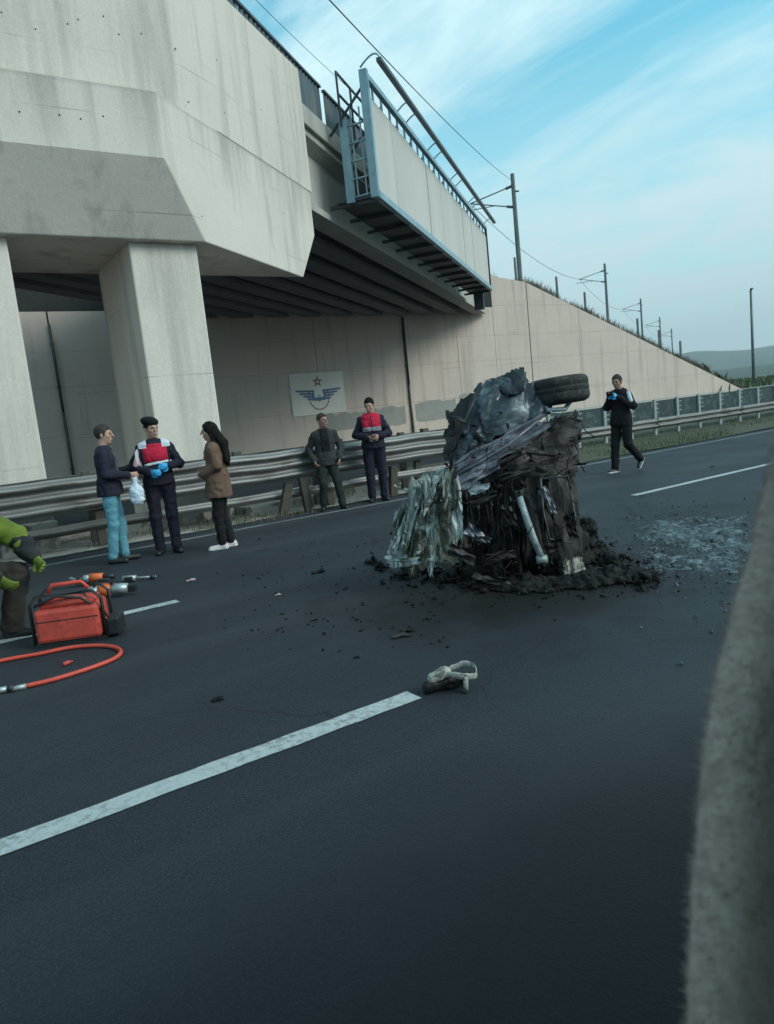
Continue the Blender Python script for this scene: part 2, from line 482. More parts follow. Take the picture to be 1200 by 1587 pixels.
M['line'] = paint_worn('road_paint', (0.44, 0.47, 0.47), (0.035, 0.038, 0.042), 0.46)
M['edge_line'] = paint_worn('worn_road_paint', (0.20, 0.21, 0.215), (0.025, 0.027, 0.03), 0.38)
M['soot'] = simple('soot_stain', (0.012, 0.012, 0.014), (0.022, 0.022, 0.025), 5, 0.55, bmp=0.3)
M['median'] = simple('median_concrete', (0.34, 0.32, 0.29), (0.22, 0.21, 0.19), 1.8, 0.95, c3=(0.13, 0.12, 0.10))
M['earth'] = simple('dry_earth', (0.12, 0.115, 0.075), (0.075, 0.085, 0.05), 0.12, 0.95, c3=(0.16, 0.14, 0.10))
M['verge'] = simple('verge_soil', (0.055, 0.065, 0.032), (0.075, 0.07, 0.045), 1.3, 0.95)
M['grass'] = simple('grass', (0.045, 0.085, 0.03), (0.085, 0.10, 0.045), 0.9, 0.8, bmp=0)
M['dry_grass'] = simple('dry_grass', (0.19, 0.155, 0.10), (0.10, 0.095, 0.06), 0.5, 0.85, bmp=0)
M['hill'] = simple('hill_scrub', (0.055, 0.075, 0.06), (0.085, 0.095, 0.07), 0.004, 0.95, bmp=0)
M['field'] = simple('far_field', (0.13, 0.135, 0.09), (0.07, 0.085, 0.055), 0.02, 0.95, bmp=0)
M['galv'] = simple('galvanised_rail', (0.235, 0.225, 0.22), (0.165, 0.155, 0.15), 1.3, 0.5, 0.45, c3=(0.115, 0.10, 0.092), stretch=(0.35, 1, 2.2), bmp=0.05)
M['galv_dirty'] = simple('grimy_rail', (0.105, 0.10, 0.095), (0.065, 0.06, 0.056), 1.6, 0.65, 0.3, c3=(0.045, 0.04, 0.036), stretch=(0.35, 1, 2.2), bmp=0.05)
M['post_rust'] = simple('rusty_post', (0.085, 0.065, 0.05), (0.045, 0.04, 0.035), 4, 0.8, 0.2)
M['fence_post'] = simple('fence_post_grey', (0.33, 0.38, 0.38), (0.24, 0.28, 0.28), 3, 0.6, 0.2)
M['fence_panel'] = simple('fence_panel_teal', (0.026, 0.050, 0.058), (0.018, 0.03, 0.032), 2.5, 0.6, 0.0, c3=(0.06, 0.09, 0.095))
M['parapet'] = simple('parapet_steel', (0.075, 0.115, 0.14), (0.05, 0.07, 0.09), 1.2, 0.6, 0.3, c3=(0.12, 0.12, 0.13), stretch=(1, 1, 0.2))
M['bb_frame'] = simple('billboard_frame_paint', (0.28, 0.42, 0.48), (0.21, 0.33, 0.39), 3, 0.5, 0.2, bmp=0.05)
M['bb_panel'] = simple('billboard_sheet', (0.56, 0.52, 0.49), (0.49, 0.455, 0.425), 0.8, 0.6, bmp=0.03, stretch=(1, 1, 0.15))
M['bb_dark'] = simple('billboard_dark_steel', (0.06, 0.07, 0.08), (0.04, 0.045, 0.05), 2, 0.6, 0.3)
M['lampbar'] = simple('lamp_bar_grey', (0.09, 0.12, 0.15), (0.06, 0.08, 0.10), 2, 0.5, 0.3)
M['mast'] = simple('mast_steel', (0.16, 0.19, 0.19), (0.10, 0.12, 0.12), 1.0, 0.7, 0.2)
M['wire'] = simple('wire_dark', (0.05, 0.06, 0.065), rough=0.6, bmp=0)
M['sign_white'] = simple('sign_white', (0.76, 0.68, 0.62), (0.68, 0.61, 0.55), 1.2, 0.75, bmp=0.05)
M['sign_blue'] = simple('sign_blue', (0.075, 0.15, 0.27), (0.09, 0.17, 0.28), 4, 0.7, bmp=0)
M['sign_red'] = simple('sign_red', (0.30, 0.10, 0.08), (0.25, 0.10, 0.085), 5, 0.7, bmp=0)

# ================================================================== THE SETTING
def sheet_grid(name, x0, x1, y0, y1, nx, ny, zf, mat, kind='structure', label=None):
    xs = np.linspace(x0, x1, nx+1); ys = np.linspace(y0, y1, ny+1)
    X, Y = np.meshgrid(xs, ys, indexing='ij')
    Z = zf(X, Y)
    V = np.stack([X, Y, Z], -1).reshape(-1, 3)
    i, j = np.meshgrid(np.arange(nx), np.arange(ny), indexing='ij')
    a = (i*(ny+1)+j).ravel()
    F = np.stack([a, a+ny+1, a+ny+2, a+1], -1)
    o = quadmesh(name, V, F, mat, smooth=True)
    return tag(o, label, kind=kind)
def flat(z): return lambda X, Y: np.full_like(X, z)

sheet_grid('ground', -3500, 4500, -3500, 4500, 4, 4, flat(-0.06), M['field'])
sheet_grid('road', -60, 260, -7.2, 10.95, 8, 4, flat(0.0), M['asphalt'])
sheet_grid('opposite_road', -60, 260, 15.2, 30.6, 8, 4, flat(-0.01), M['asphalt'])
sheet_grid('median_ground', -60, 9.6, 10.95, 15.2, 80, 30,
           lambda X, Y: 0.012+0.03*fbm(np.stack([X*1.3, Y*1.3, X*0], -1), 4, 3), M['median'])
sheet_grid('verge', 9.6, 260, 10.78, 15.2, 200, 12,
           lambda X, Y: 0.02+0.05*np.clip(Y-10.9, 0, 1)+0.03*fbm(np.stack([X*0.8, Y*0.8, X*0], -1), 3, 5), M['verge'])

def marking(name, x0, x1, y, w, mat, seed=0):
    n = max(2, int((x1-x0)/0.12))
    xs = np.linspace(x0, x1, n)
    rg = np.random.default_rng(seed)
    up = y+w/2+rg.normal(0, 0.0035, n); dn = y-w/2+rg.normal(0, 0.0035, n)
    V = [(a, b, 0.004) for a, b in zip(xs, dn)]+[(a, b, 0.004) for a, b in zip(xs, up)]
    F = [(i, i+1, n+i+1, n+i) for i in range(n-1)]
    o = pyobj(name, V, F, mat)
    return tag(o, kind='structure')
for k in range(-2, 8):
    marking('lane_marking', -4.6+13.2*k, 2.06+13.2*k, 3.10, 0.135, M['line'], k+10)
    marking('lane_marking', -4.55+13.0*k, 1.86+13.0*k, 6.58, 0.125, M['line'], k+40)
marking('edge_marking', -30, 120, 10.36, 0.13, M['edge_line'], 99)

# embankment that carries the railway behind the wing wall
WALL_Y = 31.74
def wall_top(X):
    X = np.asarray(X, float)
    return np.where(X < 29.4, 8.66, np.where(X < 32.0, 8.66-(X-29.4)*0.127, np.maximum(8.33-(X-32.0)*0.350, 0.0)))
def emb(X, Y):
    sh = np.clip(Y-WALL_Y, 0, 400)*1.15
    z = wall_top(X-sh)
    z = np.where(X-sh < 29.4, 8.66, z)
    nz_ = fbm(np.stack([X*0.35, Y*0.35, X*0], -1), 4, 21)
    fade = np.clip((Y-WALL_Y)/2.0, 0, 1)
    far = np.clip((X-260)/200, 0, 1)
    return np.maximum(z-0.12+0.32*nz_*fade, -0.05+0.2*nz_)*(1-far)+far*(-0.1)
sheet_grid('embankment', 8, 420, WALL_Y+0.36, 330, 300, 160, emb, M['earth'])

def ridge(name, cx, heading, half, dist, hgt, seed, mat, base=-2):
    """a far range of hills: a strip with depth, crest line by noise"""
    n, mrow = 160, 14
    t = np.linspace(-half, half, n); d = np.linspace(0, 1, mrow)
    T, D = np.meshgrid(t, d, indexing='ij')
    crest = hgt*(0.62+0.38*fbm(np.stack([T/900, T*0, T*0+seed], -1), 4, seed)+0.10*fbm(np.stack([T/160, D*2, T*0+seed], -1), 3, seed+3))
    Z = base+crest*np.sin(np.clip(D, 0, 1)*math.pi)**0.8
    ch, sh = math.cos(heading), math.sin(heading)
    A = dist+D*hgt*9
    X = ch*A-sh*T; Y = sh*A+ch*T
    V = np.stack([X, Y, Z], -1).reshape(-1, 3)
    i, j = np.meshgrid(np.arange(n-1), np.arange(mrow-1), indexing='ij')
    a = (i*mrow+j).ravel()
    o = quadmesh(name, V, np.stack([a, a+mrow, a+mrow+1, a+1], -1), mat)
    return tag(o, kind='structure')
ridge('hills', 0, R(30), 2600, 2300, 200, 4, M['hill'])
ridge('hills', 0, R(22), 1500, 900, 24, 9, M['hill'])

# ================================================================== RAILWAY BRIDGE
BA = 0.680197
BD = np.array([math.cos(BA), math.sin(BA), 0.0]); BN = np.array([-math.sin(BA), math.cos(BA), 0.0])
def BR(s, o, z):
    q = BD*s+BN*o
    return (q[0], q[1], z)
def s_at(o, Y): return (Y-BN[1]*o)/BD[1]
def x_at(o, Y): return (BN[1]*Y-o)/(-BN[0])
def on_off(x, y, o):
    q = ray(x, y); t = (o-CAM @ BN)/(q @ BN)
    P = CAM+q*t
    return P @ BD, P[2]
bridge = empty('railway_bridge', (5, 13, 0), 0, 'pale concrete railway bridge on square columns crossing the road at a slant', 'bridge')
bridge_inv = Matrix.Translation((-5, -13, 0))
def adopt(o, p):
    o.parent = p
    o.matrix_parent_inverse = Matrix.Translation(-p.location) if p.parent is None else Matrix()
    return o
CAPO = 6.3126
sec = [(11.35, 6.69), (11.35, 5.72), (11.93, 4.65), (14.46, 4.65), (15.06, 5.72), (15.06, 6.69)]
cap = adopt(prism('pier_cap', [(-7, y, z) for y, z in sec], [(x_at(CAPO, y), y, z) for y, z in sec], M['concrete_cap'], None, bevel=0.02), bridge)
cap['label'] = 'wide concrete pier cap with sloping undersides, stained below its ledge'
# upper wall that stands on the cap, its corner chamfered
ring = [(-7, 12.1), (4.62, 12.1), (4.80, 12.17), (x_at(CAPO+0.03, 12.62), 12.62), (x_at(CAPO+0.03, 15.22), 15.22), (-7, 15.22)]
adopt(prism('end_wall', [(x, y, 6.72) for x, y in ring], [(x, y, 9.30+0.03*(y-12)) for x, y in ring], M['concrete'], None, bevel=0.015), bridge)
ring = [(-7, 12.3), (4.6, 12.3), (x_at(CAPO+0.06, 12.8), 12.8), (x_at(CAPO+0.06, 15.0), 15.0), (-7, 15.0)]
adopt(prism('bearing_gap', [(x, y, 6.69) for x, y in ring], [(x, y, 6.722) for x, y in ring], M['joint'], None), bridge)
# tie-rod holes in the cast faces
def disc(name, c, nrm, r, mat, parent, depth=0.012):
    c = Vector(c); nrm = Vector(nrm).normalized()
    o = tube(name, [c-nrm*0.006, c+nrm*depth*0.3], r, mat, None, 8, False)
    return adopt(o, parent)
for (px_, py_) in ((2, 19), (55, 45), (105, 37), (121, 30), (160, 25), (184, 53), (219, 52), (272, 75), (292, 158), (92, 178), (160, 180), (125, 184), (30, 173)):
    q = ray(px_, py_); Yp = 12.1 if py_ < 100 or px_ > 280 else 11.35
    P = CAM+q*(Yp/q[1])
    disc('tie_hole', P, (0, -1, 0), 0.013, M['joint'], bridge)
for (px_, py_) in ((336, 93), (430, 188), (348, 175), (405, 170), (313, 335), (440, 330)):
    s_, z_ = on_off(px_, py_, CAPO if py_ > 200 else CAPO+0.03)
    disc('tie_hole', BR(s_, CAPO if py_ > 200 else CAPO+0.03, z_), -BN, 0.013, M['joint'], bridge)
# columns
for x0, x1 in ((0.58, 1.72), (3.47, 4.60), (-2.3, -1.17)):
    bm = bmesh.new(); abox(bm, (x0, 12.1, -0.1), (x1, 14.3, 4.66))
    adopt(bmobj('column', bm, M['concrete'], None, bevel=0.03), bridge)
# girders under the deck, each its own
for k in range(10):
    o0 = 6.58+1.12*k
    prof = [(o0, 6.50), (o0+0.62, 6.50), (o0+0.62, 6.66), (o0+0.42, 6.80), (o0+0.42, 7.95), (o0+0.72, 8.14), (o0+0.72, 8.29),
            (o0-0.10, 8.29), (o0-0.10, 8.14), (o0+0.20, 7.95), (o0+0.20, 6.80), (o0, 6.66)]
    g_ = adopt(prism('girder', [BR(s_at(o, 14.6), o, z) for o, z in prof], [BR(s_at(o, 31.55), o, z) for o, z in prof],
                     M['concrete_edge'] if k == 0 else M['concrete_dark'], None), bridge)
prof = [(6.38, 8.30), (18.2, 8.30), (18.2, 8.74), (6.38, 8.74)]
adopt(prism('deck_slab', [BR(s_at(o, 15.23), o, z) for o, z in prof], [BR(s_at(o, 31.7), o, z) for o, z in prof], M['concrete_edge'], None, bevel=0.02), bridge)
prof = [(6.7, 8.2), (18.2, 8.2), (18.2, 9.25), (6.7, 9.25)]
adopt(prism('ballast_bed', [BR(s_at(o, 12.2), o, z) for o, z in prof], [BR(s_at(o, 15.2), o, z) for o, z in prof], M['concrete_dark'], None), bridge)
# parapet of upright corrugated steel panels with slits between them
slit, _ = on_off(501, 168, 6.44)
s_end = s_at(6.44, 31.6)
edges = []
s = slit+0.14
while s < s_end:
    edges.append((s, min(s+2.02, s_end))); s += 2.02+(0.06 if len(edges) != 2 else 0.24)
s = slit-0.14
while s > s_at(6.44, 12.5):
    edges.append((s-2.02, s)); s -= 2.07
for (a, b) in edges:
    n = int((b-a)/0.045)
    V, F = [], []
    for i in range(n+1):
        ss = a+(b-a)*i/n
        oo = 6.44+(0.0, 0.0, 0.045, 0.045)[i % 4]
        V += [BR(ss, oo, 8.745), BR(ss, oo, 9.60), BR(ss, oo+0.006, 9.60), BR(ss, oo+0.006, 8.745)]
    for i in range(n):
        for j in range(4):
            F.append((4*i+j, 4*i+(j+1) % 4, 4*i+4+(j+1) % 4, 4*i+4+j))
    adopt(pyobj('parapet_panel', V, F, M['parapet']), bridge)
    adopt(bar('parapet_rail', BR(a, 6.45, 9.625), BR(b+0.05, 6.45, 9.625), 0.09, 0.05, M['parapet']), bridge)

# ================================================================== ABUTMENT AND WING WALL
wall = empty('abutment_wall', (18, WALL_Y, 0), 0, 'long pale concrete abutment wall under the bridge sloping down to the right as a wing wall', 'wall')
xcuts = [-8, -1.2, 5.5, 12.0, 17.4, 22.76, 26.4, 29.2, 32.03, 36.4, 41.0, 46.0, 50.5, 54.6]
main_joint = {22.76, 32.03, 5.5}
zcuts = [-0.1, 1.95, 3.9, 5.3, 7.0, 8.7]
for i in range(len(xcuts)-1):
    xa = xcuts[i]+(0.035 if xcuts[i] in main_joint else 0.012); xb = xcuts[i+1]-(0.035 if xcuts[i+1] in main_joint else 0.012)
    for j in range(len(zcuts)-1):
        za_, zb_ = zcuts[j]+0.004, zcuts[j+1]-0.004
        if xb < 29.3 and j == len(zcuts)-2: continue
        ta, tb = float(wall_top(xa)), float(wall_top(xb))
        if xb < 29.3: ta = tb = 6.9
        # polygon (x,z) clipped by the top line
        poly = [(xa, za_), (xb, za_), (xb, zb_), (xa, zb_)]
        out = []
        f = lambda x, z: (ta+(tb-ta)*(x-xa)/(xb-xa))-z
        for k in range(4):
            p, q = poly[k], poly[(k+1) % 4]
            fp, fq = f(*p), f(*q)
            if fp >= 0: out.append(p)
            if (fp >= 0) != (fq >= 0):
                t = fp/(fp-fq); out.append((p[0]+t*(q[0]-p[0]), p[1]+t*(q[1]-p[1])))
        if len(out) < 3: continue
        yy = WALL_Y+random.uniform(-0.004, 0.004)
        adopt(prism('wall_panel', [(x, yy, z) for x, z in out], [(x, yy+0.12, z) for x, z in out], M['concrete_wall'], None), wall)
# backing that carries the panels
prf = [(-8, -0.2), (54.8, -0.2), (54.8, 0.2), (32.0, 8.22), (29.4, 8.55), (29.0, 8.62), (29.0, 8.22), (-8, 8.22)]
adopt(prism('backing', [(x, WALL_Y+0.05, z) for x, z in prf], [(x, WALL_Y+0.35, z) for x, z in prf], M['joint'], None), wall)
# overpainted patches low on the wall
for (xa, xb, za_, zb_) in ((17.2, 19.9, 0.9, 1.75), (20.3, 22.4, 0.85, 1.8), (23.1, 25.9, 0.9, 1.9), (26.2, 27.6, 1.2, 2.1), (28.0, 28.9, 1.1, 2.0)):
    n = 9
    top = [(xa+(xb-xa)*k/n, zb_+random.uniform(-0.09, 0.09)) for k in range(n+1)]
    bot = [(xa+(xb-xa)*k/n, za_+random.uniform(-0.05, 0.05)) for k in range(n+1)]
    ringp = bot+top[::-1]
    adopt(prism('paint_patch', [(x, WALL_Y-0.012, z) for x, z in ringp], [(x, WALL_Y-0.003, z) for x, z in ringp], M['patch'], None), wall)
# drain pipes
for x, lab in ((22.76, 'thin pale drainpipe on the wall beside the winged emblem sign'), (5.5, 'thin dark drainpipe on the wall seen between the two columns')):
    dp = empty('drain_pipe', (x, WALL_Y-0.1, 0), 0, lab, 'pipe', 'drainpipes on the abutment wall')
    tube('pipe', [(0, 0, 0), (0, 0, 2.9)], 0.055, M['galv'] if x > 10 else M['galv_dirty'], dp)
    tube('pipe', [(0, 0, 2.9), (0, 0, 6.4)], 0.052, M['bb_dark'], dp)
    for z in (0.6, 2.2, 3.9, 5.6): box('clip', (-0.08, -0.03, z), (0.08, 0.09, z+0.05), M['galv_dirty'], dp)

# the plaque with the winged wheel
sg = empty('emblem_sign', (17.25, WALL_Y-0.03, 1.80), 0, 'white plaque on the wall with a red star and a blue winged wheel emblem', 'sign')
box('board', (-1.5, -0.02, 0), (1.5, 0.025, 2.04), M['sign_white'], sg, bevel=0.01)
def flatshape(name, pts, mat, y=-0.028, th=0.01):
    return prism(name, [(x, y, z) for x, z in pts], [(x, y+th, z) for x, z in pts], mat, sg)
# star over the wheel
st = []
for k in range(10):
    r_ = 0.30 if k % 2 == 0 else 0.12
    a = math.pi/2+k*math.pi/5
    st.append((0.02+r_*math.cos(a), 1.60+r_*math.sin(a)))
flatshape('star', st, M['sign_red'])
flatshape('star_heart', [(0.02+0.07*math.cos(k*math.pi/3), 1.60+0.07*math.sin(k*math.pi/3)) for k in range(6)], M['sign_white'], -0.034)
# wings: four feather bars a side, longest on top
for sgn in (-1, 1):
    for k in range(4):
        z = 1.14-0.135*k; x0_, x1_ = 0.22+0.02*k, 1.24-0.20*k
        flatshape('feather', [(0.02+sgn*x0_, z-0.055), (0.02+sgn*x1_, z+0.015), (0.02+sgn*(x1_+0.03), z+0.105), (0.02+sgn*x0_, z+0.05)], M['sign_blue'])
    # inner wing curl
    flatshape('wing_root', [(0.02+sgn*0.12, 0.66), (0.02+sgn*0.34, 0.72), (0.02+sgn*0.42, 1.02), (0.02+sgn*0.30, 1.14), (0.02+sgn*0.26, 0.86), (0.02+sgn*0.10, 0.80)], M['sign_blue'], -0.031)
flatshape('wheel_hub', [(0.02+0.11*math.cos(k*math.pi/6), 0.79+0.17*math.sin(k*math.pi/6)) for k in range(12)], M['sign_blue'], -0.036)
flatshape('hub_eye', [(0.02+0.045*math.cos(k*math.pi/4), 0.88+0.05*math.sin(k*math.pi/4)) for k in range(8)], M['sign_white'], -0.040)
for k in range(15):      # broken red wreath
    a = R(160)+k*R(220)/14
    c, s_ = math.cos(a), math.sin(a)
    cx_, cz_ = 0.02+0.56*c, 0.86+0.62*s_
    flatshape('wreath_segment', [(cx_-0.06*s_-0.035*c, cz_+0.06*c-0.035*s_), (cx_+0.06*s_-0.035*c, cz_-0.06*c-0.035*s_),
                                 (cx_+0.06*s_+0.035*c, cz_-0.06*c+0.035*s_), (cx_-0.06*s_+0.035*c, cz_+0.06*c+0.035*s_)], M['sign_red'], -0.030)

# ================================================================== BILLBOARD ON THE BRIDGE
bbo = 5.3
sL, sR = np.array([10.65, 15.43, 0]) @ BD, np.array([24.5, 26.63, 0]) @ BD
bb = empty('billboard', BR((sL+sR)/2, 5.7, 6.9), 0, 'long blank billboard on a pale blue steel frame hung on the bridge side', 'billboard')
def B(o): return adopt(o, bb)
nsh = 9
for k in range(nsh):
    a = sL+0.16+(sR-sL-0.28)*k/nsh; b = sL+0.16+(sR-sL-0.28)*(k+1)/nsh-0.012
    dz = random.uniform(-0.012, 0.012)
    B(prism('sheet', [BR(a, bbo+dz, 7.03), BR(b, bbo+dz, 7.03), BR(b, bbo+dz, 9.30), BR(a, bbo+dz, 9.30)],
            [BR(a, bbo+0.04+dz, 7.03), BR(b, bbo+0.04+dz, 7.03), BR(b, bbo+0.04+dz, 9.30), BR(a, bbo+0.04+dz, 9.30)], M['bb_panel'], None))
# frame
B(bar('frame_post', BR(sL, bbo, 6.82), BR(sL, bbo, 9.78), 0.20, 0.16, M['bb_frame'], None, up=BD))
B(bar('frame_post', BR(sR, bbo, 6.82), BR(sR, bbo, 9.78), 0.10, 0.12, M['bb_dark'], None, up=BD))
B(bar('top_rail', BR(sL, bbo, 9.70), BR(sR, bbo, 9.70), 0.13, 0.13, M['bb_frame']))
B(bar('bottom_rail', BR(sL, bbo-0.04, 6.88), BR(sR, bbo-0.04, 6.88), 0.16, 0.17, M['bb_frame']))
for k in range(1, 24):
    ss = sL+(sR-sL)*k/24
    B(bar('stub', BR(ss, bbo+0.04, 9.2), BR(ss, bbo+0.04, 9.65), 0.05, 0.05, M['bb_frame'], None, up=BD))
# lamp bar on curved arms
lb = on_off(587, 92, 4.78); lb2 = on_off(767, 345, 4.78)
zb = (lb[1]+lb2[1])/2
nb_ = 3
for k in range(nb_):
    a = lb[0]+(lb2[0]-lb[0])*k/nb_; b = lb[0]+(lb2[0]-lb[0])*(k+1)/nb_-0.1
    B(bar('lamp_bar', BR(a, 4.78, zb), BR(b, 4.78, zb), 0.13, 0.10, M['lampbar'], None, bevel=0.01))
arms = []
for k in range(6):
    c = lb[0]+0.15+(lb2[0]-lb[0]-0.3)*k/5
    arms += [c] if k in (0, 5) else [c-0.45, c+0.45]
for c in arms:
    pts = []
    for i in range(9):
        t = i/8*math.pi/2
        pts.append(BR(min(c, sR), bbo-0.0-0.52*math.sin(t)*1.0, 9.74+(zb-9.74+0.16)*math.sin(t*1.25)/math.sin(math.pi/2*1.25)*0.9 if False else 9.74+(zb-9.74)*(i/8)+0.22*math.sin(i/8*math.pi)))
    B(tube('lamp_arm', pts, 0.022, M['bb_frame'], None, 6))
# catwalk floor and brackets under it
B(prism('walkway', [BR(sL, bbo+0.08, 6.84), BR(sR, bbo+0.08, 6.84), BR(sR, 6.34, 6.84), BR(sL, 6.34, 6.84)],
        [BR(sL, bbo+0.08, 6.90), BR(sR, bbo+0.08, 6.90), BR(sR, 6.34, 6.90), BR(sL, 6.34, 6.90)], M['bb_dark'], None))
for k in range(13):
    ss = sL+0.1+(sR-sL-0.2)*k/12
    B(bar('bracket', BR(ss, bbo, 6.79), BR(ss, 6.56, 6.79), 0.07, 0.09, M['bb_dark']))
    B(bar('brace', BR(ss, bbo+0.06, 9.5), BR(ss, 6.36, 8.5), 0.05, 0.05, M['bb_dark']))
B(bar('hanger', BR(sR+0.05, 5.9, 6.0), BR(sR+0.05, 5.9, 7.0), 0.45, 0.3, M['bb_dark'], None, up=BD))
# ladder truss at the near end
to = 5.95
B(bar('truss_post', BR(sL+0.02, to, 6.80), BR(sL+0.02, to, 8.75), 0.20, 0.16, M['bb_frame'], None, up=BD))
for k in range(5):
    z = 6.95+0.42*k
    B(tube('rung', [BR(sL, bbo+0.08, z), BR(sL, to, z-0.04)], 0.024, M['bb_frame'], None, 6))
for d in (0.22, 0.45):
    B(bar('truss_upright', BR(sL+0.02, bbo+d, 6.85), BR(sL+0.02, bbo+d, 9.0), 0.035, 0.035, M['bb_frame'], None, up=BD))
# guard rail of the catwalk
for z in (9.35, 9.85):
    B(bar('handrail', BR(sL-0.1, to+0.02, z), BR(sL+3.0, to+0.02, z), 0.045, 0.045, M['bb_dark']))
for k in range(4):
    B(bar('handrail_post', BR(sL-0.1+k*1.0, to+0.02, 8.6), BR(sL-0.1+k*1.0, to+0.02, 9.87), 0.045, 0.045, M['bb_dark'], None, up=BD))

# ================================================================== GUARDRAILS
def beam_profile(z0, z1, waves, depth):
    pts = []
    n = waves*8
    for i in range(n+1):
        t = i/n
        w = 0.5-0.5*math.cos(t*waves*2*math.pi)
        w = min(1, max(0, (w-0.22)/0.56))
        pts.append((-depth*w, z0+(z1-z0)*t))
    return pts
def beam(name, x0, x1, y, prof, mat, parent, dent=0.0, seed=0, side=-1):
    n = max(2, int((x1-x0)/0.15)); V, F = [], []
    m = len(prof)
    for i in range(n+1):
        x = x0+(x1-x0)*i/n
        for (d, z) in prof:
            e = dent*mnoise.noise(Vector((x*0.9, z*3, seed)))
            e2 = dent*0.5*mnoise.noise(Vector((x*1.3, seed+5.0, z)))
            V.append((x, y-side*d+e, z+e2))
    nf = len(V)
    for i in range(n+1):
        for (d, z) in prof:
            v = V[i*m+prof.index((d, z))]
            V.append((v[0], v[1]-side*0.005, v[2]))
    for i in range(n):
        for j in range(m-1):
            a = i*m+j
            F.append((a, a+m, a+m+1, a+1)); F.append((nf+a, nf+a+1, nf+a+m+1, nf+a+m))
        F.append((i*m, nf+i*m, nf+(i+1)*m, (i+1)*m)); F.append((i*m+m-1, (i+1)*m+m-1, nf+(i+1)*m+m-1, nf+i*m+m-1))
    for i in (0, n):
        for j in range(m-1):
            F.append((i*m+j, i*m+j+1, nf+i*m+j+1, nf+i*m+j))
    return adopt(pyobj(name, V, F, mat, None, True), parent)
def cpost(name, x, y, z0, z1, mat, parent, lean=0.0, w=0.12, d=0.09):
    bm = bmesh.new()
    t = 0.012
    for lo, hi in (((-w/2, -d/2, 0), (w/2, -d/2+t, z1-z0)), ((-w/2, -d/2+t+0.001, 0), (-w/2+t, d/2, z1-z0)), ((w/2-t, -d/2+t+0.001, 0), (w/2, d/2, z1-z0))):
        abox(bm, lo, hi)
    o = bmobj(name, bm, mat, None)
    o.rotation_euler = (0, lean, 0)
    o.parent = parent
    o.location = (x-parent.location.x, y-parent.location.y, z0-parent.location.z)
    return o
gr = empty('guardrail', (3, 11.3, 0), 0, 'grimy double sided steel guardrail with corrugated beams in front of the columns', 'guardrail')
p3 = beam_profile(0.57, 1.08, 3, 0.075)
p1 = beam_profile(0.26, 0.41, 1, 0.05)
x = -6.0; k = 0
while x < 9.4:
    x1 = min(x+3.0, 9.5)
    beam('beam', x, x1-0.012, 11.12, p3, M['galv'], gr, 0.028, k)
    beam('rear_beam', x, x1-0.012, 11.78, p3, M['galv_dirty'], gr, 0.02, k+20, side=1)
    beam('rub_rail', x+0.02, x1-0.03, 11.16, p1, M['galv'] if k > 2 else M['galv_dirty'], gr, 0.03, k+40)
    x = x1; k += 1
for i in range(9):
    px_ = -5.6+1.95*i
    cpost('post', px_, 11.22, 0.0, 1.06, M['post_rust'], gr, random.uniform(-0.04, 0.04))
    cpost('post', px_, 11.68, 0.0, 1.12, M['galv_dirty'], gr, random.uniform(-0.03, 0.03))
    adopt(box('spacer', (px_-0.09, 11.27, 0.70), (px_+0.09, 11.63, 0.92), M['galv_dirty']), gr)
    adopt(box('delineator', (px_+0.3, 11.30, 1.06), (px_+0.44, 11.42, 1.15), M['galv_dirty'], None, 0.01), gr)
# bent posts knocked loose near the leaning man
for (xx, ln_, h_) in ((5.05, 0.32, 0.55), (5.55, -0.1, 0.6), (7.3, 0.12, 0.55)):
    cpost('bent_post', xx, 11.0, 0.0, h_, M['post_rust'], gr, ln_, 0.14, 0.1)
# bits of broken concrete under the rail
for i, (px_, py_, w_, d_, h_) in enumerate(((1.3, 11.9, 0.8, 0.5, 0.45), (5.6, 12.0, 1.8, 0.6, 0.16), (3.3, 12.1, 1.4, 0.5, 0.30), (0.2, 11.45, 0.5, 0.3, 0.34), (7.9, 12.3, 2.6, 0.6, 0.20))):
    o = box('kerb_block', (-w_/2, -d_/2, -0.03), (w_/2, d_/2, h_), M['median'], None, 0.02)
    o.location = (px_, py_, 0)
    tag(o, ('pale concrete block under the guardrail at the left of the man in jeans', 'long flat concrete kerb block under the guardrail by the bent posts',
            'concrete kerb block under the guardrail behind the capped officer', 'small concrete block on the ground in front of the left column',
            'concrete kerb block under the guardrail behind the bareheaded officer')[i], 'kerb block', 'concrete blocks under the guardrail')

g2 = empty('roadside_rail', (14, 13.2, 0), 0, 'low teal panelled fence with a corrugated beam along the grassy verge', 'fence')
pw = beam_profile(0.28, 0.56, 2, 0.06)
xs = [13.75+1.085*i for i in range(26)]
for i, x in enumerate(xs):
    cpost('post', x, 13.2, -0.02, 1.10, M['fence_post'], g2, random.uniform(-0.015, 0.015), 0.10, 0.07)
    if i < len(xs)-1:
        bm = bmesh.new()
        abox(bm, (x+0.06, 13.225, 0.56), (x+1.02, 13.24, 1.06))
        abox(bm, (x+0.06, 13.205, 0.60+random.uniform(0, .1)), (x+0.30, 13.224, 0.63+random.uniform(0.1, .12)))
        adopt(bmobj('panel', bm, M['fence_panel'], None), g2)
        for zz in (0.70, 0.83, 0.96):
            adopt(box('notch', (x+0.055, 13.165, zz), (x+0.16, 13.20, zz+0.025), M['fence_post']), g2)
for i in range(0, 25, 4):
    beam('beam', xs[i], xs[min(i+4, 25)]-0.01, 13.13, pw, M['galv'], g2, 0.02, i+70)
adopt(box('top_rail', (13.6, 13.19, 1.085), (41, 13.23, 1.11), M['fence_post']), g2)
beam('end_plate', 12.6, 14.6, 12.98, [(0.0, 0.30), (-0.03, 0.42), (-0.03, 0.66), (0.0, 0.78)], M['galv'], g2, 0.05, 90)

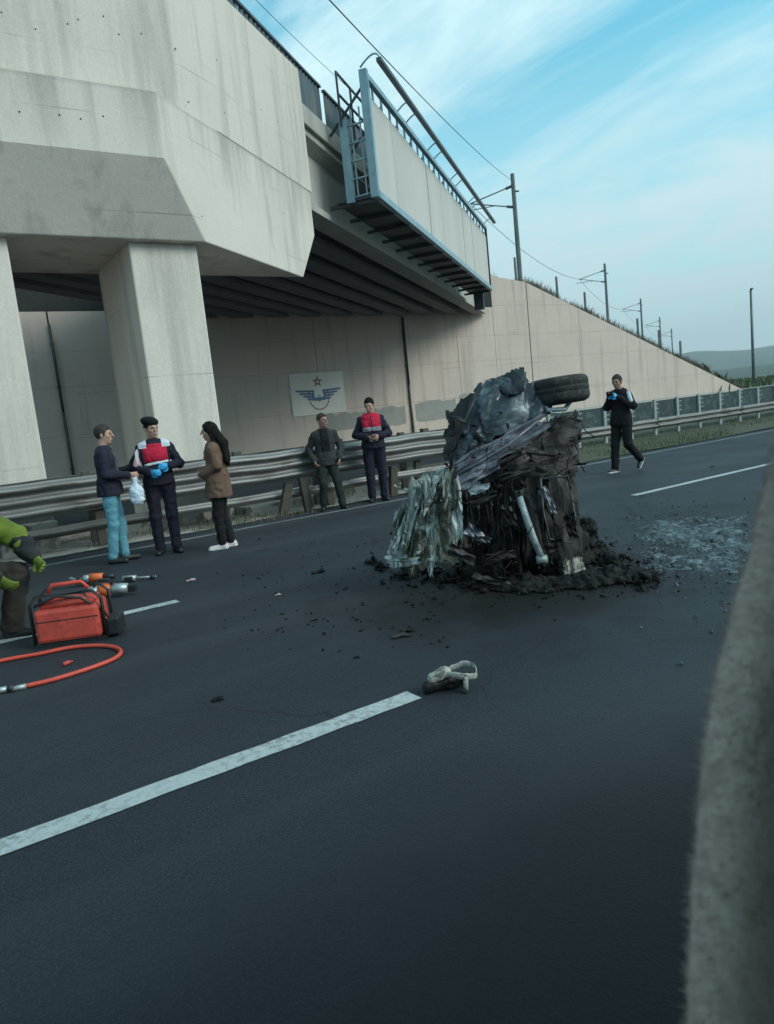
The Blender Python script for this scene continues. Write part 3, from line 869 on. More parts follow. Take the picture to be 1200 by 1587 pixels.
# ================================================================== OVERHEAD LINE MASTS, POSTS, WIRES
HD = R(31.5)
m0 = at(806, 425, 49)
mast_xy = []
labs = ['tall catenary mast rising behind the end of the billboard', 'second catenary mast, smaller, above the sloping wing wall', 'third catenary mast beyond the grassy slope',
        'fourth catenary mast, tiny, along the embankment', 'farthest tiny catenary mast near the hills']
mast_mesh = None
for k in range(5):
    d = 41*k
    loc = (m0[0]+math.cos(HD)*d, m0[1]+math.sin(HD)*d, 8.3)
    cmx = empty('catenary_mast', loc, HD, labs[k], 'mast', 'catenary masts along the railway')
    mast_xy.append(loc)
    if mast_mesh is None:
        mm_ = []
        bm = bmesh.new(); atube(bm, [(0, 0, 0), (0, 0, 7.65)], [0.17, 0.13], 8)
        mm_.append(('pole', bmobj('pole', bm, M['mast'], cmx)))
        def armset(nm, a, b, r_):
            mm_.append((nm, tube(nm, [a, b], r_, M['mast'], cmx, 6)))
        armset('arm', (0, 0.1, 6.9), (-0.2, 2.9, 6.35), 0.04)
        armset('stay', (0, 0.1, 5.6), (-0.2, 2.9, 6.35), 0.04)
        armset('registration_arm', (-0.1, 1.3, 5.9), (-0.2, 3.3, 5.95), 0.03)
        armset('insulator', (0, 0.1, 6.9), (-0.03, 0.5, 6.82), 0.09)
        armset('insulator', (0, 0.1, 5.6), (-0.03, 0.5, 5.7), 0.09)
        armset('bracket', (0, -0.05, 6.55), (0, -0.35, 6.5), 0.06)
        mast_mesh = [(n_, o_.data) for n_, o_ in mm_]
    else:
        for n_, me_ in mast_mesh:
            o_ = bpy.data.objects.new(n_, me_); COL.objects.link(o_); o_.parent = cmx
def sag(a, b, s_, n=14):
    a, b = np.array(a, float), np.array(b, float)
    return [tuple(a+(b-a)*i/n-np.array([0, 0, s_*4*(i/n)*(1-i/n)])) for i in range(n+1)]
ch, sh = math.cos(HD), math.sin(HD)
def arm_tip(k, z): 
    x, y, zz = mast_xy[k]
    return (x-sh*2.9-ch*0.2, y+ch*2.9-sh*0.2, zz+z)
w0 = at(500, -12, 12.5)
wd = np.array(arm_tip(0, 6.35))
wires = [([tuple(w0)]+[], 'thin overhead wire from the top edge of the sky down to the tall mast')]
def wire(pts, lab, r_=0.013):
    o = tube('overhead_wire', pts, r_, M['wire'], None, 5)
    tag(o, lab, 'wire', 'overhead railway wires')
mt = (mast_xy[0][0], mast_xy[0][1], mast_xy[0][2]+7.2)
wire(sag(w0, mt, 0.25), 'overhead wire running from the top of the picture to the tall mast', 0.012)
w1 = at(385, -12, 17)
wire(sag(w1, at(640, 215, 33), 0.2), 'fainter overhead wire just above the parapet', 0.007)
for k in range(4):
    wire(sag(arm_tip(k, 6.35), arm_tip(k+1, 6.35), 1.0), ('catenary wire between the tall mast and the second mast', 'catenary wire between the second and the third mast',
         'catenary wire between the third and the fourth mast', 'catenary wire between the fourth and the farthest mast')[k], 0.02)
plabs = ['dark fence post beside the tall catenary mast', 'dark fence post on the slope left of the second mast', 'pale thin fence post just left of the second mast', 'dark fence post left of the third mast',
         'dark fence post left of the fourth mast', 'dark fence post near the foot of the slope']
for (px_, ya, yb, d), lab in zip(((801, 398, 442, 46.5), (865, 428, 468, 52), (908, 452, 482, 57), (990, 493, 530, 74), (1023, 511, 545, 88), (1056, 528, 562, 108)), plabs):
    a, b = at(px_, yb, d), at(px_-0.5, ya, d)
    h_ = float(b[2]-a[2])
    w_ = 0.075*d/46
    bm = bmesh.new()
    atube(bm, [(0, 0, -2.5), (0, 0, h_-0.06), (0, 0, h_)], [w_*1.15, w_, w_*0.6], 6)
    o = bmobj('fence_post', bm, M['mast'])
    o.location = tuple(a)
    tag(o, lab, 'post', 'fence posts along the embankment')
lp = at(1169, 600, 72)
lamp = empty('street_lamp', (lp[0], lp[1], -0.05), R(-125), 'tall lone lamp post standing in the scrub at the right edge', 'lamp post')
topz = float(at(1164.5, 448, 72)[2])
tube('pole', [(0, 0, 0), (0, 0, topz*0.5), (0, 0, topz)], [0.17, 0.14, 0.11], M['mast'], lamp)
box('base_plate', (-0.25, -0.25, 0), (0.25, 0.25, 0.06), M['mast'], lamp)
tube('head', [(0, 0, topz-0.02), (0.12, 0, topz+0.05), (0.35, 0, topz+0.06)], [0.1, 0.12, 0.09], M['mast'], lamp)

# ================================================================== GRASS
def blades(name, P, h, w, mat, lean=0.35, seed=1, label=None):
    rg = np.random.default_rng(seed); n = len(P)
    a = rg.uniform(0, 2*math.pi, n); hh = h*rg.uniform(0.45, 1.25, n); ww = w*rg.uniform(0.6, 1.3, n)
    la = rg.uniform(0, 2*math.pi, n); lv = lean*rg.uniform(0.1, 1, n)*hh
    dx_, dy_ = np.cos(a)*ww, np.sin(a)*ww
    V = np.zeros((n, 5, 3))
    V[:, 0] = P+np.stack([-dx_, -dy_, 0*dx_], -1); V[:, 1] = P+np.stack([dx_, dy_, 0*dx_], -1)
    mid = P+np.stack([np.cos(la)*lv*0.35, np.sin(la)*lv*0.35, hh*0.6], -1)
    V[:, 2] = mid+np.stack([dx_, dy_, 0*dx_], -1)*0.7; V[:, 3] = mid-np.stack([dx_, dy_, 0*dx_], -1)*0.7
    V[:, 4] = P+np.stack([np.cos(la)*lv, np.sin(la)*lv, hh], -1)
    b = np.arange(n)*5
    F = np.concatenate([np.stack([b, b+1, b+2], -1), np.stack([b, b+2, b+3], -1), np.stack([b+3, b+2, b+4], -1)])
    o = quadmesh(name, V.reshape(-1, 3), F, mat, smooth=False)
    return tag(o, label, 'grass', kind='stuff')
n = 26000
gx = 9.3+RNG.power(0.75, n)*26; gy = 10.62+RNG.uniform(0, 1, n)**0.8*3.6
keep = fbm(np.stack([gx*0.7, gy*0.9, gx*0], -1), 3, 31) > -0.18
P = np.stack([gx, gy, np.full(n, 0.02)], -1)[keep]
blades('verge_grass', P, 0.10, 0.006, M['grass'], 0.6, 3, 'short green grass on the verge between road edge and fence')
n = 9000
gx = RNG.uniform(-5, 9.6, n); gy = RNG.uniform(10.7, 12.4, n)
keep = fbm(np.stack([gx*0.9, gy*1.2, gx*0], -1), 3, 33) > 0.12
P = np.stack([gx, gy, np.full(n, 0.0)], -1)[keep]
blades('median_weeds', P, 0.10, 0.006, M['dry_grass'], 0.6, 5, 'sparse dry weeds in the median under the guardrail')
n = 26000
gx = RNG.uniform(30.0, 57, n); gy = WALL_Y+0.36+RNG.uniform(0, 1, n)**1.5*6
gz = emb(gx, gy)
clump = fbm(np.stack([gx*0.5, gy*0.5, gx*0], -1), 3, 41)
keep = clump > RNG.uniform(-0.35, 0.25, n)
P = np.stack([gx, gy, gz], -1)[keep]
blades('slope_grass', P, 0.58, 0.016, M['dry_grass'], 0.9, 7, 'tall dry grass fringing the top of the sloping wing wall')
n = 14000
gx = RNG.uniform(45, 190, n); gy = RNG.uniform(22, 110, n)
gz = np.where(gy > WALL_Y+0.4, emb(gx, np.maximum(gy, WALL_Y+.4)), -0.05)
clump = fbm(np.stack([gx*0.12, gy*0.12, gx*0], -1), 4, 51)
keep = clump > 0.02
P = np.stack([gx, gy, gz], -1)[keep]
blades('far_scrub', P, 1.15, 0.16, M['grass'], 0.8, 9, 'dark green scrub in the field beyond the fence')

# ================================================================== PEOPLE
def cloth(name, c, c2=None, scale=9, rough=0.9, bmp=0.35):
    return simple(name, c, c2 or tuple(x*0.72 for x in c), scale, rough, 0, bmp, bscale=120, spec=0.2)
M['skin'] = simple('skin', (0.50, 0.29, 0.22), (0.44, 0.24, 0.18), 14, 0.6, bmp=0.05)
M['skin_tan'] = simple('skin_tan', (0.36, 0.20, 0.15), (0.30, 0.165, 0.125), 14, 0.6, bmp=0.05)
M['hair'] = simple('hair_dark', (0.007, 0.006, 0.006), (0.014, 0.012, 0.011), 30, 0.9, spec=0.15, bmp=0.5, stretch=(1, 1, 0.2))
M['hair_grey'] = simple('hair_greying', (0.03, 0.024, 0.021), (0.075, 0.062, 0.056), 40, 0.9, spec=0.15, bmp=0.5)
M['eye'] = simple('eye_dark', (0.02, 0.017, 0.015), rough=0.3, bmp=0)
M['lip'] = simple('lip', (0.30, 0.13, 0.11), rough=0.5, bmp=0)
M['navy'] = cloth('navy_cloth', (0.028, 0.026, 0.045))
M['navy_uniform'] = cloth('navy_uniform', (0.022, 0.021, 0.036))
M['denim'] = cloth('light_denim', (0.105, 0.27, 0.345), (0.125, 0.305, 0.38), 16)
M['shirt'] = cloth('grey_shirt', (0.10, 0.10, 0.10))
M['red'] = cloth('red_vest', (0.52, 0.02, 0.055), (0.43, 0.018, 0.045), 12)
M['white_stripe'] = cloth('reflective_stripe', (0.62, 0.66, 0.70), (0.5, 0.54, 0.6))
M['grey_stripe'] = cloth('grey_stripe', (0.38, 0.36, 0.42))
M['glove'] = simple('blue_glove', (0.03, 0.30, 0.62), (0.05, 0.38, 0.70), 20, 0.45, bmp=0.2)
M['brown_coat'] = cloth('brown_coat', (0.125, 0.075, 0.055), (0.165, 0.10, 0.075), 8)
M['black'] = cloth('black_cloth', (0.016, 0.016, 0.019))
M['charcoal'] = cloth('charcoal_jacket', (0.045, 0.045, 0.048))
M['dkgreen'] = cloth('dark_olive_trousers', (0.022, 0.028, 0.026))
M['shoe'] = simple('black_shoe', (0.014, 0.014, 0.015), rough=0.5)
M['pale_shoe'] = simple('pale_sneaker', (0.60, 0.47, 0.47), (0.66, 0.56, 0.55), 20, 0.6)
M['sole_white'] = simple('white_sole', (0.72, 0.74, 0.74), rough=0.7, bmp=0.05)
M['bag'] = simple('white_bag', (0.66, 0.72, 0.80), (0.55, 0.62, 0.72), 8, 0.4, bmp=0.6, bscale=18)
M['paper'] = simple('paper', (0.55, 0.60, 0.68), (0.62, 0.42, 0.46), 3, 0.7, bmp=0.05)
M['hivis'] = cloth('hivis_yellow_green', (0.20, 0.27, 0.03), (0.11, 0.15, 0.03), 7)
M['turnout'] = cloth('turnout_dark', (0.022, 0.026, 0.03), (0.04, 0.042, 0.036), 6)
M['turnout_brown'] = cloth('turnout_trousers', (0.05, 0.042, 0.035), (0.03, 0.027, 0.025), 6)
M['beret'] = cloth('beret_black', (0.012, 0.012, 0.016))

def unit(v):
    v = np.array(v, float); return v/np.linalg.norm(v)
def rotz(v, a):
    c, s_ = math.cos(a), math.sin(a)
    return np.array([v[0]*c-v[1]*s_, v[0]*s_+v[1]*c, v[2]])
DEF = dict(pel=(0, 0, .96), wst=(0, 0, 1.10), ch=(.0, 0, 1.30), nb=(-.01, 0, 1.455), head=(.03, 0, 1.625), hyaw=0.0, hpitch=0.0, twist=0.0,
           hipL=(0, .095, .92), hipR=(0, -.095, .92), knL=(.015, .105, .50), knR=(.015, -.105, .50),
           anL=(-.02, .11, .085), anR=(-.02, -.11, .085), toeL=(1, .25, 0), toeR=(1, -.25, 0),
           elL=(-.03, .25, 1.14), elR=(-.03, -.25, 1.14), wrL=(.05, .25, .88), wrR=(.05, -.25, .88), hdL=None, hdR=None)
def wrinkle(Pt, amp, seed):
    q = Pt*np.array([1, 1, 0.8], dtype=np.float32)
    return amp*(fbm(q*np.array([8.5, 8.5, 13], dtype=np.float32)+seed, 3, seed, True)*1.7+0.5*vnoise(q*28+seed, seed+9))

class Figure:
    def __init__(self, loc, heading, h, pose, label, skin='skin', name='person'):
        self.p = {**DEF, **pose}
        for k in self.p:
            if isinstance(self.p[k], tuple): self.p[k] = np.array(self.p[k], float)
        self.root = empty(name, tuple(loc), heading, label, 'person', None, h/1.745)
        self.skin = M[skin]
        p = self.p
        up = unit(p['nb']-p['pel']); self.up = up
        side = rotz(np.array([0, 1, 0.]), p['twist'])
        side = unit(side-(side @ up)*up); self.side = side
        self.fwd = np.cross(side, up)
        if 'shL' not in p:
            p['shL'] = p['nb']-up*0.075+side*0.160; p['shR'] = p['nb']-up*0.075-side*0.160
        hy = p['hyaw']; hp = p['hpitch']
        hx = np.array([math.cos(hy)*math.cos(hp), math.sin(hy)*math.cos(hp), -math.sin(hp)])
        hyv = np.array([-math.sin(hy), math.cos(hy), 0])
        self.HM = np.stack([hx, hyv, np.cross(hx, hyv)], -1)
        pts = np.array([v for v in p.values() if isinstance(v, np.ndarray) and v.shape == (3,)])
        pts = pts[np.abs(pts).max(1) > 0.02]
        big = np.array([p[k] for k in ('pel', 'nb', 'head', 'knL', 'knR', 'anL', 'anR', 'elL', 'elR', 'wrL', 'wrR', 'shL', 'shR')])
        self.lo = big.min(0)-0.32; self.hi = big.max(0)+0.32
        self.lo[2] = -0.03
    def hp(self, v): return self.p['head']+self.HM @ (np.array(v, float)*1.06)
    def torso(self, F, e=0.0, k=0.05, low=True):
        p = self.p; f = self.fwd
        if low: F.cap(p['pel']-self.up*0.03, p['wst'], .155+e, .140+e, k, f, 0.72)
        F.cap(p['wst'], p['ch'], .140+e, .160+e, k, f, 0.70)
        F.cap(p['ch'], p['nb']-self.up*0.07, .160+e, .11+e, k, f, 0.68)
        for s_ in 'LR':
            F.cap(p['nb']-self.up*0.035, p['sh'+s_], .050+e*.6, .050+e*.8, k)
    def arms(self, F, e=0.0, k=0.03, cuff=1.0, which='LR'):
        p = self.p
        for s_ in which:
            F.cap(p['sh'+s_], p['el'+s_], .054+e, .043+e, k)
            F.cap(p['el'+s_], p['el'+s_]+(p['wr'+s_]-p['el'+s_])*cuff, .043+e, .030+e*1.25, k)
    def legs(self, F, e=0.0, k=0.03, drop=1.0):
        p = self.p
        F.cap(p['hipL'], p['hipR'], .092+e*.3, .092+e*.3, 0.04)
        for s_ in 'LR':
            F.cap(p['hip'+s_], p['kn'+s_], .083+e, .056+e, k)
            F.cap(p['kn'+s_], p['kn'+s_]+(p['an'+s_]-p['kn'+s_])*drop, .056+e, .040+e*1.3, k)
    def hand(self, F, s_, e=0.0, curl=0.7):
        p = self.p
        w = p['wr'+s_]; d = p['hd'+s_]
        d = unit(d) if d is not None else unit(w-p['el'+s_])
        ref = p.get('pn'+s_)
        n_ = np.array(ref, float) if ref is not None else np.array([0, -1.0 if s_ == 'L' else 1.0, 0.0])-0.0
        n_ = unit(n_-(n_ @ d)*d+1e-6)
        sd = np.cross(d, n_)*(1 if s_ == 'L' else -1)
        F.cap(w-d*0.01, w+d*0.075, .030+e, .037+e, 0.012, n_, 0.5)
        for i, (off, L) in enumerate(((-.030, .052), (-.010, .066), (.011, .070), (.031, .062))):
            b0 = w+d*0.080+sd*off
            d1 = unit(d*math.cos(curl*0.6)+n_*math.sin(curl*0.6)); d2 = unit(d*math.cos(curl*1.6)+n_*math.sin(curl*1.6))
            m1 = b0+d1*L*0.55; m2 = m1+d2*L*0.55
            F.cap(b0, m1, .0095+e, .0088+e, 0.004); F.cap(m1, m2, .0088+e, .0075+e, 0.004)
        t0 = w+d*0.025+sd*0.030; t1 = t0+unit(sd*0.8+d*0.6+n_*0.3)*0.038; t2 = t1+unit(d*0.8+n_*0.6+sd*0.1)*0.034
        F.cap(t0, t1, .0125+e, .0105+e, 0.006); F.cap(t1, t2, .0105+e, .009+e, 0.004)
    def headshape(self, F, e=0.0):
        HM = self.HM
        F.ell(self.hp((-.012, 0, .025)), np.array([.094, .074, .093])+e, HM, 0.02)
        F.ell(self.hp((.022, 0, -.040)), np.array([.066, .057, .080])+e, HM, 0.03)
        F.ell(self.hp((.052, 0, -.092)), np.array([.026, .030, .022])+e, HM, 0.02)
        F.cap(self.hp((.076, .026, .028)), self.hp((.076, -.026, .028)), .011, .011, 0.012)
        F.cap(self.hp((.086, 0, .018)), self.hp((.105, 0, -.022)), .008, .0135, 0.01)
        for s_ in (1, -1):
            F.ell(self.hp((-.008, s_*.076, -.012)), (.020, .010, .032), HM, 0.006)
            F.ell(self.hp((.055, s_*.035, -.022)), (.022, .020, .018), HM, 0.02)
        F.cap(self.hp((.086, .012, -.060)), self.hp((.086, -.012, -.060)), .008, .008, 0.008)
    def body(self, h=0.0085, curl=0.7):
        p = self.p
        F = Field(self.lo, self.hi, h)
        self.torso(F, -0.028); self.arms(F, -0.003); self.legs(F, -0.014)
        F.cap(p['nb']-self.up*0.03, self.hp((-.015, 0, -.06)), .062, .055, 0.03)
        self.headshape(F)
        for s_ in 'LR':
            self.hand(F, s_, 0, curl)
            fd = unit(p['toe'+s_]); fu = np.array([0, 0, 1.]); fu = unit(fu-(fu @ fd)*fd)
            F.cap(p['an'+s_]-fd*0.02-fu*.045, p['an'+s_]+fd*0.12-fu*.05, .030, .022, 0.02)
        o = F.mesh('body', self.skin, self.root)
        for s_ in (1, -1):
            bm = bmesh.new(); bmesh.ops.create_icosphere(bm, subdivisions=2, radius=1)
            e = bmobj('eye', bm, M['eye'], self.root, True)
            c = self.hp((.080, s_*.031, .006)); HM = self.HM
            e.matrix_local = Matrix.Translation(tuple(c)) @ Matrix([[HM[i][0], HM[i][1], HM[i][2], 0] for i in range(3)]+[[0, 0, 0, 1]]) @ Matrix.Diagonal((.011, .015, .007, 1))
        bm = bmesh.new(); bmesh.ops.create_icosphere(bm, subdivisions=2, radius=1)
        e = bmobj('mouth', bm, M['lip'], self.root, True)
        c = self.hp((.092, 0, -.061))
        e.matrix_local = Matrix.Translation(tuple(c)) @ Matrix([[HM[i][0], HM[i][1], HM[i][2], 0] for i in range(3)]+[[0, 0, 0, 1]]) @ Matrix.Diagonal((.007, .022, .006, 1))
        return o
    def jacket(self, mat, hem=0.86, e=0.024, h=0.012, name='jacket', cuff=0.97, hood=False, flare=0.0, seed=1, skirt=None, collar=True):
        p = self.p
        F = Field(self.lo, self.hi, h)
        self.torso(F, e); self.arms(F, e*0.8, cuff=cuff)
        lowc = p['pel']-self.up*(p['pel'][2]-hem)
        F.cap(p['pel'], lowc-self.up*0.05, .176+e, .180+e+flare, 0.05, self.fwd, 0.80)
        if collar: F.cap(p['nb']-self.up*0.02, p['nb']+self.up*0.045+self.fwd*0.012, .078, .072, 0.02)
        if hood:
            F.cap(p['nb']-self.fwd*0.07+self.side*0.07, p['nb']-self.fwd*0.07-self.side*0.07, .055, .055, 0.03)
            F.cap(p['nb']-self.fwd*0.09, p['nb']-self.fwd*0.11-self.up*0.09, .075, .06, 0.03)
        Pt = F.pts(); band = np.abs(F.d) < 0.06
        F.d[band] += wrinkle(Pt[band], 0.010, seed).astype(np.float32)
        cut = -((Pt-lowc) @ self.up)
        # only cut in the region of the trunk, never the hanging sleeves
        near = np.sqrt((((Pt-p['pel']) @ self.side)**2)+(((Pt-p['pel']) @ self.fwd)**2)) < 0.25+flare
        low = ((Pt-p['pel']) @ self.up) < 0
        F.d = np.where(near & low, np.maximum(F.d, cut), F.d).astype(np.float32)
        neckc = p['nb']+self.up*0.04
        F.d = np.maximum(F.d, np.where(np.sqrt((((Pt-neckc) @ self.side)**2)+(((Pt-neckc) @ self.fwd)**2)) < 0.12, (Pt-neckc) @ self.up, -1)).astype(np.float32)
        return F.mesh(name, mat, self.root)
    def trousers(self, mat, e=0.018, h=0.012, drop=0.98, seed=2, name='trousers'):
        p = self.p
        F = Field(self.lo, self.hi, h)
        self.legs(F, e, drop=drop)
        F.cap(p['pel']-self.up*0.02, p['wst']-self.up*0.05, .140, .128, 0.05, self.fwd, 0.74)
        Pt = F.pts(); band = np.abs(F.d) < 0.06
        F.d[band] += wrinkle(Pt[band], 0.009, seed).astype(np.float32)
        F.d = np.maximum(F.d, 0.045-Pt[..., 2]).astype(np.float32)
        return F.mesh(name, mat, self.root)
    def shoes(self, mat, sole=None, h=0.008):
        p = self.p
        for s_ in 'LR':
            fd = np.array(p['toe'+s_], float); fd = unit(fd)
            an = p['an'+s_]
            up = np.array([0, 0, 1.]); up = unit(up-(up @ fd)*fd)
            c0 = an-fd*0.035-up*0.045; c1 = an+fd*0.155-up*0.055
            lo = np.minimum(np.minimum(c0, c1), an)-0.09; hi = np.maximum(np.maximum(c0, c1), an)+0.09
            F = Field(lo, hi, h)
            F.cap(c0, c1, .046, .036, 0.02, up, 0.95); F.cap(an+up*0.01, c0+fd*0.02, .046, .045, 0.03)
            Pt = F.pts(); base = an-up*0.083
            F.d = np.maximum(F.d, -((Pt-base) @ up)).astype(np.float32)
            o = F.mesh('shoe', mat, self.root)
            if sole:
                G = Field(lo, hi, h)
                G.cap(c0-up*0.008, c1-up*0.005, .051, .041, 0.02, up, 0.95)
                G.d = np.maximum(np.maximum(G.d, -((Pt-base+up*0.004) @ up)), ((Pt-base) @ up)-0.028).astype(np.float32)
                G.mesh('sole', sole, o)
    def hair(self, mat, kind='short', h=0.009):
        p = self.p
        F = Field(self.p['head']-np.array([.32, .32, .62]), self.p['head']+np.array([.26, .26, .2]), h)
        F.ell(self.hp((-.016, 0, .030)), (.103, .082, .102), self.HM, 0.01)
        Pt = F.pts(); q = (Pt-p['head']) @ self.HM
        if kind == 'short':
            thr = np.interp(q[..., 0], [-.11, -.05, .0, .025, .035, .06, .12], [-.075, -.055, -.012, -.02, .03, .062, .075])+0.006*np.sin(q[..., 1]*190)
            F.d = np.maximum(F.d, (thr-q[..., 2])*0.6).astype(np.float32)
        else:
            face = 0.045-np.sqrt((q[..., 0]-0.10)**2+(q[..., 1]*0.9)**2+((q[..., 2]+0.03)*0.55)**2)
            F.d = np.maximum(F.d, face+0.02).astype(np.float32)
            b0 = self.hp((-.05, 0, .0)); 
            for yy in (-.05, 0, .05):
                a = self.hp((-.055, yy, .01)); m_ = p['nb']-self.fwd*0.125+self.side*yy*1.5+np.array([0, 0, .0]); e = p['nb']-self.fwd*0.165+self.side*yy*1.6-self.up*(0.26+0.03*math.cos(yy*40))
                F.cap(a, m_, .06, .055, 0.03); F.cap(m_, e, .055, .032, 0.03)
            for s_ in (1, -1):
                a = self.hp((.0, s_*.072, .03)); m_ = p['nb']+self.side*s_*0.085-self.fwd*0.03; e = p['nb']+self.side*s_*0.11-self.up*0.20+self.fwd*0.04
                F.cap(a, m_, .028, .036, 0.02); F.cap(m_, e, .036, .02, 0.02)
        band = np.abs(F.d) < 0.04
        F.d[band] += (0.012*fbm(Pt[band]*np.array([42, 42, 14.]), 2, 3)).astype(np.float32)
        return F.mesh('hair', mat, self.root)
    def vest(self, mat, z0, z1, e=0.033, name='vest', half=0.19, front=True, h=0.009, k=0.05, seed=4, tilt=0.0, inner=None):
        """a panel of cloth lying over the jacket between two heights"""
        p = self.p
        F = Field(self.lo, self.hi, h)
        self.torso(F, e)
        Pt = F.pts(); band = np.abs(F.d) < 0.06
        F.d[band] += wrinkle(Pt[band], 0.010, seed).astype(np.float32)
        q = Pt-p['pel']; uz = q @ self.up+p['pel'][2]; us = q @ self.side; uf = q @ self.fwd
        m_ = np.maximum.reduce([F.d, z0-uz+tilt*us, uz-z1-tilt*us, np.abs(us)-half])
        if inner: m_ = np.maximum(m_, inner-np.abs(us))
        if front: m_ = np.maximum(m_, -uf-0.02)
        F.d = m_.astype(np.float32)
        return F.mesh(name, mat, self.root)
    def gloves(self, mat, curl=0.7, h=0.006):
        p = self.p
        for s_ in 'LR':
            w = p['wr'+s_]
            F = Field(w-0.23, w+0.23, h)
            self.hand(F, s_, 0.0035, curl)
            d = unit(w-p['el'+s_]); F.cap(w-d*0.06, w, .036, .034, 0.02)
            F.mesh('glove', mat, self.root)

def facing(deg): return R(deg)
gp = lambda x, y: tuple(ground(x, y))

# 1 man in navy jacket and pale jeans
f = Figure(gp(188, 871), facing(-22), 1.74, dict(
    elL=(.02, .24, 1.13), wrL=(.27, .15, 1.17), elR=(.03, -.24, 1.13), wrR=(.26, -.13, 1.10), hdL=(.8, -.3, .4), hdR=(.9, .2, -.1),
    anL=(.05, .07, .085), anR=(-.07, -.08, .085), knL=(.045, .08, .50), knR=(-.01, -.085, .50), hyaw=-0.1, hpitch=0.05), 'man in navy jacket and pale blue jeans holding papers and a white bag', 'skin')
f.body(); f.jacket(M['navy'], 0.86, seed=11); f.vest(M['shirt'], 0.90, 1.42, 0.036, 'shirt_front', 0.05, seed=11); f.trousers(M['denim'], seed=12); f.shoes(M['shoe']); f.hair(M['hair_grey'])
man1 = f
def in_world(fig, v):
    a = fig.root.rotation_euler.z; s_ = fig.root.scale.x
    w = rotz(np.array(v, float)*s_, a)
    return np.array(fig.root.location)+w
hb = in_world(f, (.33, -.12, 1.06))
# white carrier bag hanging from his right hand
F = Field((-.16, -.14, -.36), (.16, .14, .02), 0.009)
F.cap((0, 0, -.20), (0, 0, -.27), .085, .095, 0.03, (0, 1, 0), .6); F.cap((0, 0, -.02), (0, 0, -.15), .018, .07, 0.05, (0, 1, 0), .6)
Pt = F.pts(); F.d += (0.018*fbm(Pt*14, 3, 5, True)).astype(np.float32)
bagr = empty('plastic_bag', tuple(hb), R(-30), 'white plastic carrier bag hanging from the hand of the man in jeans', 'bag')
F.mesh('sack', M['bag'], bagr)
bm = bmesh.new(); atube(bm, [(-.05, 0, -.08), (-.02, 0, .0), (0, 0, .022), (.02, 0, 0), (.05, 0, -.08)], 0.008, 6); bmobj('handle', bm, M['bag'], bagr, True)
pb = in_world(f, (.38, .10, 1.27))
pap = empty('papers', tuple(pb), R(40), 'small pink and blue papers held up by the man in jeans', 'papers')
for k in range(3):
    o = box('sheet', (-.055, -.003+k*0.012, -.10), (.06, .0+k*0.012, .10+0.01*k), M['paper'], pap)
    o.rotation_euler = (0.1*k, 0.15*k, 0.12*k)

# 2 officer with beret
f = Figure(gp(263, 857), facing(-104), 1.76, dict(
    elL=(.0, .29, 1.15), wrL=(.21, .14, 1.14), elR=(.0, -.29, 1.15), wrR=(.22, -.10, 1.08), hdL=(.6, -.6, 0), hdR=(.6, .6, -.1),
    anL=(.0, .10, .085), anR=(-.02, -.10, .085), hyaw=0.45, hpitch=0.1), 'officer in a black beret and navy uniform with red vest and blue gloves', 'skin')
f.body(); f.jacket(M['navy_uniform'], 0.90, seed=21); f.trousers(M['navy_uniform'], 0.024, seed=22); f.shoes(M['shoe'])
f.vest(M['red'], 1.20, 1.43, 0.034, 'red_vest', 0.15, seed=21); f.vest(M['white_stripe'], 1.165, 1.20, 0.036, 'white_band', 0.15, seed=21, tilt=0.12)
f.vest(M['white_stripe'], 1.375, 1.50, 0.036, 'shoulder_band', 0.20, front=False, seed=21, inner=0.09)
f.gloves(M['glove']); f.hair(M['hair'])
F = Field(f.p['head']-0.2, f.p['head']+0.25, 0.008)
F.ell(f.hp((-.015, 0, .075)), (.115, .098, .060), f.HM, 0.01); F.ell(f.hp((-.02, -.03, .10)), (.095, .085, .045), f.HM, 0.03); F.ell(f.hp((-.010, 0, .058)), (.106, .086, .026), f.HM, .01)
F.mesh('beret', M['beret'], f.root)

# 3 woman in brown coat
f = Figure(gp(352, 849), facing(150), 1.64, dict(
    elL=(-.05, .21, 1.15), wrL=(.16, .13, 1.06), elR=(-.03, -.22, 1.15), wrR=(.17, -.10, 1.08), hdL=(.8, -.5, 0), hdR=(.8, .5, 0), hyaw=0.12, hpitch=0.08,
    anL=(.04, .09, .085), anR=(-.06, -.07, .085), knL=(.04, .09, .5), toeR=(1, .4, 0)), 'woman in brown coat with long dark hair and pale sneakers, seen from the side', 'skin')
f.body(); f.jacket(M['brown_coat'], 0.72, 0.036, seed=31, name='coat', flare=0.03); f.trousers(M['black'], 0.02, seed=32); f.shoes(M['pale_shoe'], M['sole_white']); f.hair(M['hair'], 'long')

# 4 man leaning against the guardrail
lx, ly, _ = gp(516, 789)
f = Figure((lx, ly, 0), facing(-112), 1.72, dict(
    pel=(-.12, 0, .86), wst=(-.12, 0, 1.0), ch=(-.10, 0, 1.20), nb=(-.09, 0, 1.36), head=(-.04, 0, 1.53), hyaw=0.55, hpitch=0.02,
    hipL=(-.12, .095, .82), hipR=(-.12, -.095, .82), knL=(.06, .13, .46), knR=(.05, -.12, .46), anL=(.10, .17, .085), anR=(.02, -.15, .085),
    elL=(-.17, .28, 1.06), elR=(-.17, -.28, 1.06), wrL=(-.02, .22, .86), wrR=(-.02, -.22, .86)), 'man in charcoal jacket and dark trousers leaning on the guardrail with hands in pockets', 'skin_tan')
f.body(); f.jacket(M['charcoal'], 0.76, 0.028, seed=41); f.vest(M['black'], 0.79, 1.40, 0.042, 'sweater_front', 0.07, seed=41); f.trousers(M['dkgreen'], 0.022, seed=42); f.shoes(M['shoe']); f.hair(M['hair_grey'])

